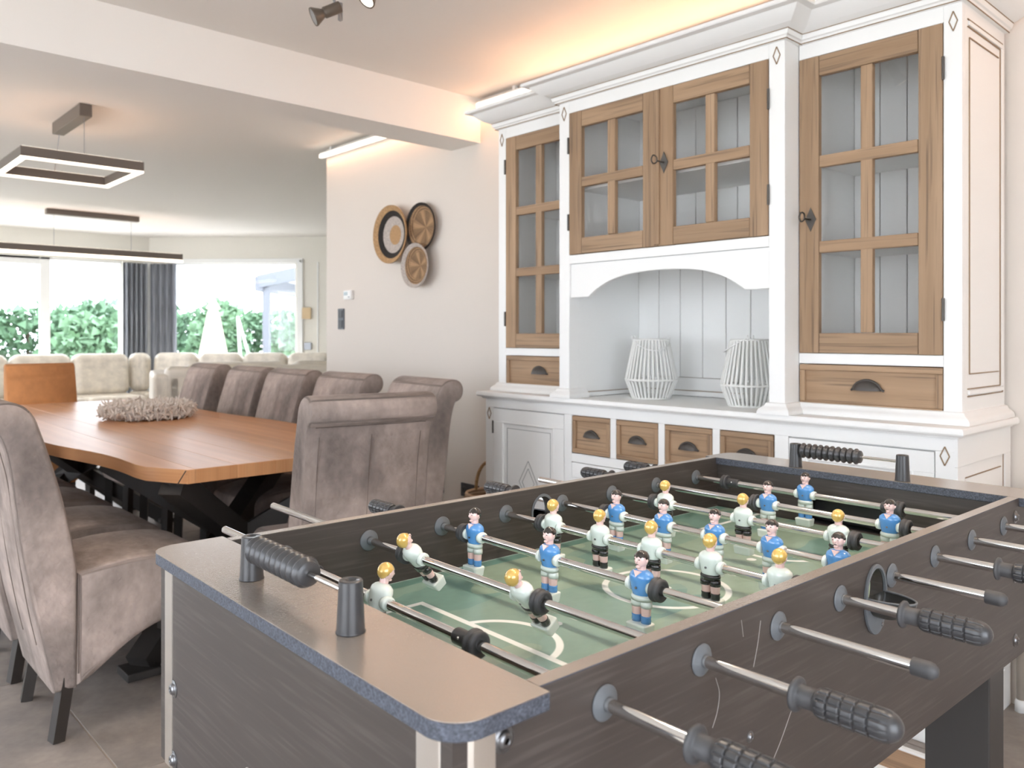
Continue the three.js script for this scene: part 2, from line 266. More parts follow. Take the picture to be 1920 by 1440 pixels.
function tree(name, label, x, z, h, r, k, n = 5000) {
  const t = thing(name, label, 'tree', [x, -0.12, z], 0, 'garden trees and shrubs behind the windows');
  L('trunk', merge([rod([0, 0, 0], [0.05, h * 0.5, 0.02], 0.09, 8, 0.06), rod([0.05, h * 0.45, 0.02], [r * 0.3, h * 0.75, 0.1], 0.05, 6, 0.02), rod([0.05, h * 0.4, 0.02], [-r * 0.35, h * 0.7, -0.1], 0.05, 6, 0.02)]), mat.bark, t);
  const lobes = Array.from({ length: 9 }, () => { const a = inBall(); return [a[0] * r * 0.65, h * 0.58 + a[1] * h * 0.3, a[2] * r * 0.65, r * rr(0.32, 0.55)]; });
  L('foliage', leafCloud(n >> 1, () => { const l = lobes[Math.floor(rnd() * lobes.length)], b = inBall(); return [l[0] + b[0] * l[3], Math.max(0.1, l[1] + b[1] * l[3]), l[2] + b[2] * l[3]]; }, 0.14, k), mat.leaf[k], t).userData.kind = 'stuff';
}
function hedge(label, x0, x1, z, h, k) {
  const t = thing('hedge', label, 'hedge', [(x0 + x1) / 2, -0.12, z]), w = (x1 - x0) / 2;
  L('stem', merge(Array.from({ length: Math.round(w * 2) }, (_, i) => rod([-w + i + 0.5, 0, 0], [-w + i + 0.5 + rr(-0.1, 0.1), h * 0.8, 0], 0.04, 6))), mat.bark, t);
  L('foliage', leafCloud(Math.round(w * 1300), () => { const x = rr(-w, w), top = h * (0.86 + 0.28 * vn(x * 1.3 + 40, z + 60, 256, 256, 3)); return [x, rr(0, 1) ** 0.7 * top, rr(-0.5, 0.5)]; }, 0.14, k), mat.leaf[k], t).userData.kind = 'stuff';
}
hedge('long clipped green hedge across the whole garden', -4, 14, -21.5, 1.95, 0);
tree('garden_tree', 'bushy conifer tree in front of the hedge seen through the wide window', 5.4, -19.6, 1.95, 0.85, 1, 9000);
tree('garden_tree', 'pale bare-topped tree beside the bushy conifer', 6.5, -23.6, 3.0, 1.0, 2, 2200);
tree('garden_tree', 'small spindly tree standing alone above the hedge', 4.0, -23.8, 2.6, 0.4, 0, 400);
tree('garden_tree', 'rounded green tree seen just beside the grey curtain', 8.0, -19.4, 2.1, 0.8, 1, 8000);
tree('garden_tree', 'low shrub standing beyond the closed parasol', 10.4, -19.8, 1.8, 0.7, 1, 5000);
{ // closed parasol
  const u = (400 - 960) / FPX, d = 15.2, c = Math.cos(YAW), s = Math.sin(YAW), x = (u * c + s) * d, z = -(-u * s + c) * d;
  const t = thing('parasol', 'closed cream garden parasol beyond the corner window', 'parasol', [x, -0.12, z]);
  L('pole', rod([0, 0, 0], [0, 2.05, 0], 0.025), mat.silver, t);
  const g = lathe([[0.3, 0.55], [0.31, 0.6], [0.2, 1.2], [0.1, 1.75], [0.07, 1.82], [0.12, 1.84], [0.02, 2.03]], 40), p = g.attributes.position;
  for (let i = 0; i < p.count; i++) { const a = Math.atan2(p.getZ(i), p.getX(i)), k = 1 + 0.16 * Math.cos(a * 8); p.setX(i, p.getX(i) * k); p.setZ(i, p.getZ(i) * k); }
  g.computeVertexNormals(); L('canopy', g, M({ color: hex(206, 194, 176), roughness: 0.9, side: THREE.DoubleSide }), t);
  L('base', lathe([[0, 0], [0.3, 0], [0.3, 0.06], [0.05, 0.1], [0, 0.1]]), mat.anthracite, t);
  const f = thing('swing_frame', 'thin white tubular frame standing behind the parasol', 'frame', [x + 0.75, -0.12, z - 0.35]);
  L('tube', merge([rod([0, 0, 0], [-0.12, 1.7, 0], 0.025), rod([0.34, 0, 0.1], [-0.12, 1.7, 0], 0.025), rod([0.2, 0, -0.5], [-0.12, 1.7, 0], 0.025)]), mat.upvc, f);
}
{ // glazed garden room at the edge of the bay view
  const at = (px, d) => { const u = (px - 960) / FPX, c = Math.cos(YAW), s = Math.sin(YAW); return [(u * c + s) * d, -(-u * s + c) * d]; };
  const [x, z] = at(500, 15.5), t = thing('garden_pavilion', 'grey framed glazed garden pavilion with sloping roof', 'pavilion', [x, -0.12, z], -Math.PI / 4);
  const post = (a, b) => bb(a - 0.06, a + 0.06, 0, 2.25, b - 0.06, b + 0.06);
  for (const [a, b] of [[0, 0], [3, 0], [0, -2.5], [3, -2.5]]) L('post', post(a, b), mat.anthracite, t);
  const beamR = bar([-0.12, 2.36, 0.05], [3.2, 3.05, 0.05], 0.16, 0.24); L('roof_beam', beamR, mat.anthracite, t);
  L('roof_beam', bar([-0.12, 2.36, -2.6], [3.2, 3.05, -2.6], 0.16, 0.24), mat.anthracite, t);
  L('gutter', bb(-0.2, -0.04, 2.18, 2.46, -2.7, 0.1, 0.01), mat.anthracite, t);
  L('roof_panel', bar([-0.1, 2.44, -1.28], [3.15, 3.12, -1.28], 2.5, 0.03), mat.upvc, t);
  L('lower_panel', bb(0.06, 2.94, 0, 0.95, -0.03, 0.03), mat.anthracite, t);
  L('glazing_pane', sheet(0.06, 2.94, 0.95, 2.2, -0.004, 0.004), mat.glass, t);
  for (let i = 0; i < 9; i++) L('slat', bb(0.1 + i * 0.32, 0.12 + i * 0.32, 0, 0.95, 0.03, 0.05), mat.silver, t);
  L('rear_wall', bb(0.06, 2.94, 0, 2.5, -2.56, -2.46), mat.upvc, t);
}
{ // grey curtains at the window corner
  const curtain = (label, len, n) => {
    const pts = []; for (let i = 0; i <= n * 12; i++) { const q = i / 12; pts.push([q / n * len, 0.035 * Math.sin(q * 6.2832)]); }
    for (let i = n * 12; i >= 0; i--) { const q = i / 12; pts.push([q / n * len, 0.035 * Math.sin(q * 6.2832) + 0.008]); }
    return ext(shape(pts), 2.2).rotateX(-Math.PI / 2);
  };
  one('curtain', 'dark grey pleated curtain drawn beside the wide window', 'curtain', toCreasedNormals(muv(curtain('', 0.32, 5)), 0.8), mat.curtain, [3.6, 0.02, ZF + 0.1]);
  one('curtain', 'dark grey pleated curtain drawn beside the corner bay window', 'curtain', toCreasedNormals(muv(curtain('', 0.37, 4)), 0.8), mat.curtain, [3.95, 0.02, ZF + 0.13], undefined, -Math.PI / 4);
}

// ---------------------------------------------------------------- the white cabinet
const XB = 2.57, XS = 2.658, XC = 2.56, CT = 0.957;   // base front, side unit fronts, centre unit front, worktop height
const woodM = () => mat.wood[Math.floor(rnd() * 3)];
const thin = (pts, x, mt, parent, name = 'groove', w = 0.0022) => W(name, merge(pts.map(([y0, z0, y1, z1]) => bar([x, y0, z0], [x, y1, z1], w, w))), mt, parent);
function diamond(y, z, x, parent, hw = 0.013, hh = 0.028) { thin([[y + hh, z, y, z + hw], [y, z + hw, y - hh, z], [y - hh, z, y, z - hw], [y, z - hw, y + hh, z]], x, mat.patina, parent, 'diamond_carving', 0.003); }
const cupM = M({ color: hex(86, 82, 79), roughness: 0.5, metalness: 0.5, side: THREE.DoubleSide });
function cupHandle(x, y, z, parent, w = 0.085) {   // half-round iron cup pull
  const g = new THREE.SphereGeometry(w / 2, 20, 10, 0, Math.PI, 0, Math.PI / 2).scale(1, 0.72, 0.62).rotateY(-Math.PI / 2);
  const rim = tube([[0, 0, -w / 2 - 0.006], [-0.004, 0.004, -w / 2], [-0.006, w * 0.24, -w * 0.36], [-0.006, w * 0.37, 0], [-0.006, w * 0.24, w * 0.36], [-0.004, 0.004, w / 2], [0, 0, w / 2 + 0.006]], 0.004, 20, 6);
  return W('handle', merge([g, rim]).translate(x, y, z), cupM, parent, 'dark iron cup handle');
}
function drawer(thingG, x, y0, y1, z0, z1, label, hw) {   // framed wooden drawer front with a cup handle
  const d = part('drawer', thingG, label), f = 0.022, m = woodM();
  W('front', muv(bb(x + 0.008, x + 0.3, y0 + 0.002, y1 - 0.002, z0 + 0.002, z1 - 0.002), 'z'), m, d);
  W('frame', merge([muv(bb(x - 0.002, x + 0.01, y1 - f, y1 - 0.002, z0 + 0.002, z1 - 0.002, 0.003), 'z'), muv(bb(x - 0.002, x + 0.01, y0 + 0.002, y0 + f, z0 + 0.002, z1 - 0.002, 0.003), 'z'), muv(bb(x - 0.002, x + 0.01, y0 + f, y1 - f, z0 + 0.002, z0 + f, 0.003)), muv(bb(x - 0.002, x + 0.01, y0 + f, y1 - f, z1 - f, z1 - 0.002, 0.003))]), woodM(), d);
  cupHandle(x + 0.006, (y0 + y1) / 2 - 0.008, (z0 + z1) / 2, d, hw);
  return d;
}
function glassDoor(g, x, y0, y1, z0, z1, rows, label, key) {   // wooden door with small panes
  const d = part('door', g, label), st = 0.073, mu = 0.02, x0 = x - 0.004, x1 = x + 0.02;
  for (const [a, b] of [[z0, z0 + st], [z1 - st, z1]]) W('stile', muv(bb(x0, x1, y0, y1, a + 0.001, b - 0.001, 0.003)), woodM(), d);
  for (const [a, b] of [[y0, y0 + 0.07], [y1 - 0.07, y1]]) W('rail', muv(bb(x0, x1, a + 0.001, b - 0.001, z0 + st, z1 - st, 0.003), 'z'), woodM(), d);
  const zm = (z0 + z1) / 2, ya = y0 + 0.07, yb = y1 - 0.07;
  W('muntin', muv(bb(x0 + 0.002, x1, ya, yb, zm - mu, zm + mu, 0.003)), woodM(), d);
  for (let r = 1; r < rows; r++) { const y = lerp(ya, yb, r / rows); W('muntin', muv(bb(x0 + 0.001, x1, y - mu, y + mu, z0 + st, z1 - st, 0.003), 'z'), woodM(), d); }
  for (let r = 0; r < rows; r++) for (const [a, b] of [[z0 + st, zm - mu], [zm + mu, z1 - st]]) W('pane', sheet(x1 - 0.006, x1 - 0.003, lerp(ya, yb, r / rows) + (r ? mu : 0), lerp(ya, yb, (r + 1) / rows) - (r < rows - 1 ? mu : 0), a, b), mat.glass, d);
  for (const [hy] of [[y0 + 0.14], [y1 - 0.14]]) W('hinge', rod([x0 - 0.002, hy - 0.035, key > 0 ? z0 - 0.002 : z1 + 0.002], [x0 - 0.002, hy + 0.035, key > 0 ? z0 - 0.002 : z1 + 0.002], 0.0045, 8), mat.iron, d);
  return d;
}
function keyPlate(d, x, y, z) {
  const pl = ext(shape([[0, 0.042], [0.02, 0], [0, -0.042], [-0.02, 0]]), 0.003, 0.001).rotateY(-Math.PI / 2).translate(x, y, z);
  W('key_plate', pl, mat.iron, d, 'diamond shaped iron key plate');
  W('key', merge([rod([x, y, z], [x - 0.045, y, z], 0.003, 8), tube([[x - 0.045, y, z], [x - 0.055, y + 0.014, z + 0.004], [x - 0.075, y + 0.016, z + 0.004], [x - 0.082, y, z + 0.002], [x - 0.072, y - 0.012, z], [x - 0.055, y - 0.01, z]], 0.0028, 24, 6, true)]), mat.iron, d, 'iron key with ring bow');
}
const boards = (g, x, y0, y1, z0, z1, n) => { for (let i = 0; i < n; i++) W('board', bb(x, x + 0.012, y0, y1, lerp(z0, z1, i / n) + 0.0016, lerp(z0, z1, (i + 1) / n) - 0.0016, 0.002), mat.white, g); };
const CORN = [[0, 2.236], [0.012, 2.238], [0.016, 2.246], [0.022, 2.249], [0.026, 2.262], [0.024, 2.266], [0.034, 2.269], [0.05, 2.276], [0.072, 2.29], [0.088, 2.304], [0.095, 2.312], [0.118, 2.315], [0.121, 2.319], [0.121, 2.329], [0, 2.331]];
const FOOT = [[0, 0.997], [0.008, 0.994], [0.012, 0.985], [0.019, 0.98], [0.026, 0.974], [0.03, 0.966], [0.03, CT + 0.0005], [0, CT + 0.0005]];
const ZR = -0.8825, ZL = -2.985, Z1 = -1.4075, Z2 = -2.476;   // ends of the hutch and edges of the centre unit

{ // base cabinet
  const g = thing('base_cabinet', 'long white painted base cabinet with small wooden drawers under the hutch', 'cabinet', [2.8, 0, -1.93]);
  const z0 = -2.98, z1 = -0.873, x = XB;
  W('carcass', bb(x + 0.02, 3.055, 0.0, 0.925, z0, z1 - 0.0), mat.white, g);
  W('plinth', bb(x - 0.004, x + 0.02, 0.0, 0.09, z0, z1, 0.004), mat.white, g);
  const face = (a, b, c, d) => bb(x, x + 0.021, a, b, c, d, 0.0015);
  W('face_frame', merge([face(0.884, 0.925, z0, z1), face(0.09, 0.884, z0, -2.925), face(0.09, 0.884, -0.928, z1), face(0.09, 0.884, -2.455, -2.412), face(0.09, 0.884, -1.452, -1.4), face(0.682, 0.719, -2.412, -1.452), ...[-2.178, -1.9335, -1.6865].map((z) => face(0.719, 0.884, z - 0.0155, z + 0.0155)), face(0.09, 0.16, -2.412, -1.452), face(0.16, 0.682, -1.946, -1.92)]), mat.white, g);
  [[-2.41, -2.193], [-2.163, -1.9485], [-1.9185, -1.7015], [-1.6715, -1.454]].forEach(([a, b], i) => drawer(g, x, 0.72, 0.883, a, b, ['small wooden drawer nearest the basket wall', 'second small wooden drawer from the basket wall', 'third small wooden drawer from the basket wall', 'fourth small wooden drawer from the basket wall'][i], 0.078));
  const panelDoor = (y0, y1, a, b, label, dia) => {
    const d = part('door', g, label), w = 0.066;
    W('frame', merge([bb(x - 0.002, x + 0.02, y1 - w, y1 - 0.0025, a + 0.0025, b - 0.0025, 0.002), bb(x - 0.002, x + 0.02, y0 + 0.0025, y0 + w, a + 0.0025, b - 0.0025, 0.002), bb(x - 0.002, x + 0.02, y0 + w, y1 - w, a + 0.0025, a + w, 0.002), bb(x - 0.002, x + 0.02, y0 + w, y1 - w, b - w, b - 0.0025, 0.002)]), mat.white, d);
    const q = [[a + w, y0 + w], [a + w, y1 - w], [b - w, y1 - w], [b - w, y0 + w]], pr = 0.012;
    W('moulding', merge(q.map((p, i) => { const n = q[(i + 1) % 4]; return rod([x + 0.002, p[1], p[0]], [x + 0.002, n[1], n[0]], 0.006, 8); })), mat.white, d);
    W('panel', bb(x + 0.007, x + 0.02, y0 + w, y1 - w, a + w, b - w), mat.white, d);
    const e = 0.026; thin([[y1 - w - e, a + w + e, y1 - w - e, b - w - e], [y0 + w + e, a + w + e, y0 + w + e, b - w - e], [y0 + w + e, a + w + e, y1 - w - e, a + w + e], [y0 + w + e, b - w - e, y1 - w - e, b - w - e]], x + 0.0068, mat.greyline, d);
    if (dia) for (const k of [1, 0.66]) { const zc = (a + b) / 2, yc = 0.55; thin([[yc + 0.1 * k, zc, yc, zc + 0.06 * k], [yc, zc + 0.06 * k, yc - 0.1 * k, zc], [yc - 0.1 * k, zc, yc, zc - 0.06 * k], [yc, zc - 0.06 * k, yc + 0.1 * k, zc]], x + 0.0066, mat.greyline, d, 'diamond_carving'); }
    return d;
  };
  const dl = panelDoor(0.09, 0.882, -2.925, -2.455, 'panelled door with carved diamond at the basket wall end', true);
  W('hinge', rod([x - 0.004, 0.76, -2.924], [x - 0.004, 0.82, -2.924], 0.004, 8), mat.iron, dl);
  const dr = panelDoor(0.09, 0.882, -1.4, -0.928, 'panelled door at the plain wall end', false);
  W('hinge', rod([x - 0.004, 0.73, -0.93], [x - 0.004, 0.79, -0.93], 0.004, 8), mat.iron, dr);
  panelDoor(0.16, 0.682, -2.412, -1.946, 'lower panelled door under the drawers beside the diamond door', false); panelDoor(0.16, 0.682, -1.92, -1.452, 'lower panelled door under the drawers beside the plain door', false);
  diamond(0.8705, -0.9005, x - 0.001, g); diamond(0.853, -2.953, x - 0.001, g);
  // panelled right side
  const s = part('side_panel', g, 'panelled side of the base cabinet'), zs = z1;
  W('frame', merge([bb(x, 3.055, 0.84, 0.925, zs - 0.002, zs + 0.008, 0.002), bb(x, 3.055, 0, 0.13, zs - 0.002, zs + 0.008, 0.002), bb(x, x + 0.06, 0.13, 0.84, zs - 0.002, zs + 0.008, 0.002), bb(3.0, 3.055, 0.13, 0.84, zs - 0.002, zs + 0.008, 0.002)]), mat.white, s);
  const ln = (xa, ya, xb, yb, z) => bar([xa, ya, z], [xb, yb, z], 0.003, 0.003);
  W('patina_line', merge([ln(x + 0.06, 0.84, 3.0, 0.84, zs + 0.001), ln(3.0, 0.84, 3.0, 0.13, zs + 0.001), ln(x + 0.06, 0.84, x + 0.06, 0.13, zs + 0.001), ln(x + 0.075, 0.8, 2.975, 0.8, zs + 0.001), ln(x + 0.075, 0.8, x + 0.075, 0.15, zs + 0.001)]), mat.patina, s);
}
{ // worktop
  const g = one('worktop', 'white painted worktop running along the base cabinet', 'worktop', sweep([[3.055, -2.98], [XB, -2.98], [XB, -0.873], [3.055, -0.873]], [[-0.2, 0.925], [0.012, 0.925], [0.015, 0.931], [0.029, 0.934], [0.034, 0.94], [0.034, 0.95], [0.03, CT], [-0.2, CT]], -1).translate(-2.8, -0.925, 1.93), mat.white, [2.8, 0.925, -1.93]);
  W('top_board', bb(XB + 0.1, 3.055, 0.926, CT - 0.0004, -2.9, -0.95), mat.white, g);
}
function sideUnit(name, label, za, zb, post, dl, wl, keyed) {   // za < zb; post: +1 post on the zb side, -1 on the za side
  const g = thing(name, label, 'display cabinet', [2.85, CT, (za + zb) / 2]), x = XS, pa = post < 0 ? za + 0.053 : za, pb = post > 0 ? zb - 0.053 : zb;
  const face = (y0, y1, a, b) => bb(x, x + 0.022, y0, y1, a, b, 0.0015);
  W('face_frame', merge([post > 0 ? face(CT, 2.24, pb, zb) : face(CT, 2.24, za, pa), face(2.187, 2.24, pa, pb), face(1.131, 1.166, pa, pb), face(CT, 0.979, pa, pb)]), mat.white, g);
  W('side_panel', merge([bb(x + 0.022, 3.05, CT, 2.33, zb - 0.02, zb), bb(x + 0.022, 3.05, CT, 2.33, za, za + 0.02)]), mat.white, g);
  W('top_panel', bb(x + 0.005, 3.05, 2.24, 2.325, za + 0.02, zb - 0.02), mat.white, g);
  W('bottom_panel', bb(x + 0.022, 3.04, 1.131, 1.15, za + 0.02, zb - 0.02), mat.white, g);
  boards(g, 3.04, 1.15, 2.24, za + 0.02, zb - 0.02, 5);
  for (const y of [1.52, 1.83]) W('shelf', bb(x + 0.06, 3.04, y, y + 0.018, za + 0.021, zb - 0.021, 0.002), mat.white, g);
  const d = glassDoor(g, x, 1.167, 2.186, pa + 0.001, pb - 0.001, 3, dl, post > 0 ? -1 : 1);
  if (keyed) keyPlate(d, x - 0.004, 1.627, pa + 0.045);
  drawer(g, x, 0.979, 1.13, pa, pb, wl, 0.095);
  const path = post > 0 ? [[x, za], [x, zb], [3.055, zb]] : [[3.055, za], [x, za], [x, zb]];
  W('cornice', sweep(path, CORN, -1), mat.white, g); W('foot_moulding', sweep(path, FOOT, -1), mat.white, g);
  for (const [o, y] of [[0.012, 2.238], [0.0245, 2.2665]]) W('patina_line', sweep(path, [[o, y - 0.0014], [o + 0.0022, y - 0.0014], [o + 0.0022, y + 0.0014], [o, y + 0.0014]], -1), mat.patina, g);
  diamond(2.183, post > 0 ? zb - 0.025 : za + 0.025, x - 0.001, g, 0.012, 0.03);
  return g;
}
const rightU = sideUnit('display_cabinet', 'tall glazed cabinet of the hutch standing at the plain wall end', Z1, ZR, 1, 'six pane wooden glass door with iron key', 'wide wooden drawer with cup handle', true);
{ // raised panel on the visible side of that unit
  const s = part('side_mouldings', rightU, 'panel mouldings on the cabinet side'), z = ZR, f = (xa, xb, ya, yb) => bb(xa, xb, ya, yb, z - 0.001, z + 0.006, 0.003);
  W('frame_bead', merge([f(2.705, 3.02, 2.175, 2.19), f(2.705, 3.02, 1.045, 1.06), f(3.005, 3.02, 1.06, 2.175)]), mat.white, s);
  const ln = (xa, ya, xb, yb) => bar([xa, ya, z + 0.0015], [xb, yb, z + 0.0015], 0.0032, 0.0032);
  W('patina_line', merge([ln(2.7, 2.194, 3.024, 2.194), ln(3.024, 2.194, 3.024, 1.041), ln(2.7, 1.041, 3.024, 1.041), ln(2.7, 2.171, 3.001, 2.171), ln(3.001, 2.171, 3.001, 1.064), ln(2.7, 1.064, 3.001, 1.064), ln(2.715, 2.14, 2.715, 1.11), ln(2.715, 1.11, 2.985, 1.11), ln(2.715, 2.14, 2.985, 2.14)]), mat.patina, s);
}
sideUnit('display_cabinet', 'tall glazed cabinet of the hutch standing at the basket wall end', ZL, Z2, -1, 'six pane wooden glass door partly behind the centre post', 'wooden drawer with cup handle', false);
{ // centre unit with the open niche
  const g = thing('display_cabinet', 'projecting centre of the hutch with double glass doors above an arched niche', 'display cabinet', [2.8, CT, (Z1 + Z2) / 2]), x = XC, a = Z2 + 0.06, b = Z1 - 0.06;
  const face = (y0, y1, p, q, o = 0) => bb(x + o, x + 0.022 + o, y0, y1, p, q, 0.0015);
  W('face_frame', merge([bb(x, x + 0.06, CT, 2.24, Z2, a, 0.002), bb(x, x + 0.06, CT, 2.24, b, Z1, 0.002), face(2.187, 2.24, a, b), face(1.536, 1.573, a, b)]), mat.white, g);
  W('side_panel', bb(x + 0.06, 3.05, CT, 2.33, Z2 + 0.002, a, 0.001), mat.white, g); W('side_panel', bb(x + 0.06, 3.05, CT, 2.33, b, Z1 - 0.002, 0.001), mat.white, g);
  W('top_panel', bb(x + 0.005, 3.05, 2.24, 2.325, a, b), mat.white, g); W('bottom_panel', bb(x + 0.022, 3.04, 1.55, 1.573, a, b), mat.white, g);
  W('shelf', bb(x + 0.06, 3.04, 1.86, 1.878, a, b, 0.002), mat.white, g);
  boards(g, 3.04, 1.573, 2.24, a, b, 9);
  boards(g, 3.035, 1.04, 1.55, a, b, 8.6 | 0);
  W('back_panel', bb(3.046, 3.052, CT, 1.56, a, b), mat.patina, g);
  W('back_rail', bb(3.03, 3.046, CT + 0.001, 1.0385, a, b, 0.002), mat.white, g);
  W('niche_skirting', merge([bb(3.015, 3.03, CT + 0.001, CT + 0.026, a, b, 0.004), bb(2.66, 3.03, CT + 0.001, CT + 0.022, a, a + 0.014, 0.004)]), mat.white, g);
  W('patina_line', merge([bar([3.0145, CT + 0.026, a], [3.0145, CT + 0.026, b], 0.003, 0.003), bar([2.66, CT + 0.0225, a + 0.013], [3.02, CT + 0.0225, a + 0.013], 0.003, 0.003)]), mat.patina, g);
  const w = b - a, top = 1.536, lo = 1.391, sp = new THREE.Shape(); // arched valance in (z, y)
  sp.moveTo(a, top); sp.lineTo(b, top); sp.lineTo(b, lo); sp.lineTo(b - 0.1, lo); sp.bezierCurveTo(b - 0.2, lo + 0.075, b - 0.3, lo + 0.093, (a + b) / 2, lo + 0.093); sp.bezierCurveTo(a + 0.3, lo + 0.093, a + 0.2, lo + 0.075, a + 0.1, lo); sp.lineTo(a, lo);
  W('arched_valance', toCreasedNormals(ext(sp, 0.02, 0.0015, 1, 20), 0.6).rotateY(-Math.PI / 2).translate(x + 0.03, 0, 0), mat.white, g);
  thin([[1.5355, a, 1.5355, b]], x + 0.009, mat.greyline, g);
  const zm = (a + b) / 2;
  glassDoor(g, x, 1.575, 2.186, a + 0.001, zm - 0.0005, 2, 'four pane wooden glass door', 1);
  const d2 = glassDoor(g, x, 1.575, 2.186, zm + 0.0005, b - 0.001, 2, 'four pane wooden glass door with iron key', -1);
  keyPlate(d2, x - 0.006, 1.895, zm + 0.033);
  W('cover_strip', muv(bb(x - 0.012, x - 0.002, 1.58, 2.182, zm - 0.014, zm + 0.012, 0.004)), woodM(), d2);
  const path = [[x + 0.2, Z2], [x, Z2], [x, Z1], [x + 0.2, Z1]];
  W('cornice', sweep(path, CORN, -1), mat.white, g);
  for (const [o, y] of [[0.012, 2.238], [0.0245, 2.2665]]) W('patina_line', sweep(path, [[o, y - 0.0014], [o + 0.0022, y - 0.0014], [o + 0.0022, y + 0.0014], [o, y + 0.0014]], -1), mat.patina, g);
  W('foot_moulding', sweep([[x + 0.2, Z2], [x, Z2], [x, a], [x + 0.1, a]], FOOT, -1), mat.white, g); W('foot_moulding', sweep([[x + 0.1, b], [x, b], [x, Z1], [x + 0.2, Z1]], FOOT, -1), mat.white, g);
  diamond(2.19, Z1 - 0.03, x - 0.001, g, 0.013, 0.03); diamond(2.19, Z2 + 0.03, x - 0.001, g, 0.013, 0.03);
}
// rope lanterns in the niche
function lantern(pos, label, turn) {
  const g = thing('lantern', label, 'lantern', pos, turn, 'white rope lanterns in the niche'), N = 34, R = [0.079, 0.109, 0.073], Y = [0.004, 0.082, 0.252];
  Y.forEach((y, i) => L('ring', new THREE.TorusGeometry(R[i], 0.0045, 8, 48).rotateX(Math.PI / 2).translate(0, y, 0), mat.rope, g));
  L('base', lathe([[0, 0], [0.078, 0], [0.078, 0.006], [0, 0.006]]), mat.rope, g);
  for (let i = 0; i < N; i++) {
    const t = i / N * 2 * Math.PI, p = (k) => [R[k] * Math.cos(t), Y[k], R[k] * Math.sin(t)];
    L('rope', merge([rod(p(0), p(1), 0.0048, 6), rod(p(1), p(2), 0.0048, 6)]), mat.rope, g);
  }
  const hp = []; for (let i = 0; i <= 16; i++) { const t = i / 16 * Math.PI; hp.push([0.078 * Math.cos(t), 0.262 - 0.055 * Math.sin(t), 0.1 * Math.sin(t)]); }
  L('wire_handle', merge([tube(hp, 0.0022, 32, 6), ...[1, -1].map((s) => new THREE.TorusGeometry(0.008, 0.002, 6, 16).translate(s * 0.076, 0.262, 0))]), mat.upvc, g);
  L('candle_glass', lathe([[0, 0.012], [0.036, 0.012], [0.036, 0.1], [0.034, 0.1], [0.034, 0.015], [0, 0.015]], 28), mat.glass, g);
}
lantern([2.8, CT, -2.16], 'white rope lantern in the niche at the basket wall side, fully in view', -YAW - 1.57 + Math.PI / 2 * 1);
lantern([2.77, CT, -1.665], 'white rope lantern half behind the niche post at the plain wall side', -YAW - 2.0);

// ---------------------------------------------------------------- foosball table (local x along the length, z towards the handles, turned slightly against the room)
const FT = [1.1363, 0, -0.8449], FR = -0.0223, TOP = 0.92, ROD = 0.88, FIELD = 0.797, BOT = 0.62;
const toRoom = (x, y, z) => { const c = Math.cos(FR), s = Math.sin(FR); return [FT[0] + x * c + z * s, y, FT[2] - x * s + z * c]; };
const el = (rx, ry, rz, x, y, z, n = 16, ...a) => new THREE.SphereGeometry(1, n, Math.round(n * 0.75), ...a).scale(rx, ry, rz).translate(x, y, z);
const rodX = (i) => (i - 3.5) * 0.1545;
const T_field = tex(1024, (u, v) => {
  const x = (u - 0.5) * 1.26, z = (v - 0.5) * 0.66, ax = Math.abs(x), px = 0.63 / 512;
  const n = fbm(u, v, 5, 7, 3, 130), n2 = fbm(u, v, 9, 5, 3, 137);
  let c = n > 0.53 ? C(142, 164, 146) : n2 > 0.55 ? C(112, 146, 136) : C(128, 156, 143);
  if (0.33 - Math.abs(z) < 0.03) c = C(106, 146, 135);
  let w = 0; const ln = (d, t = 0.0045) => { w = Math.max(w, clamp((t - Math.abs(d)) / px + 0.5)); };
  ln(Math.hypot(x, z) - 0.104, 0.0055);
  if (ax > 0.357 && ax < 0.63) ln(Math.abs(z) - 0.21, 0.0055);
  if (Math.abs(z) < 0.2155) ln(ax - 0.361, 0.0055);
  if (ax < 0.36 && ax > 0.2) ln(Math.hypot(ax - 0.385, z) - 0.092, 0.0055);
  if (Math.hypot(ax - 0.263, z) < 0.0095) w = 1;
  if (Math.hypot(x, z) < 0.009) w = 1;
  if (0.33 - Math.abs(z) < 0.0035) w = Math.max(w, 0.45);
  return mix3(mul3(c, 0.97 + 0.06 * fbm(u, v, 80, 60, 2, 141)), C(236, 240, 238), w);
}, true, 512);
const ft = thing('foosball_table', 'dark brown foosball table with green playing field standing in front of the cabinet', 'foosball table', FT, FR);
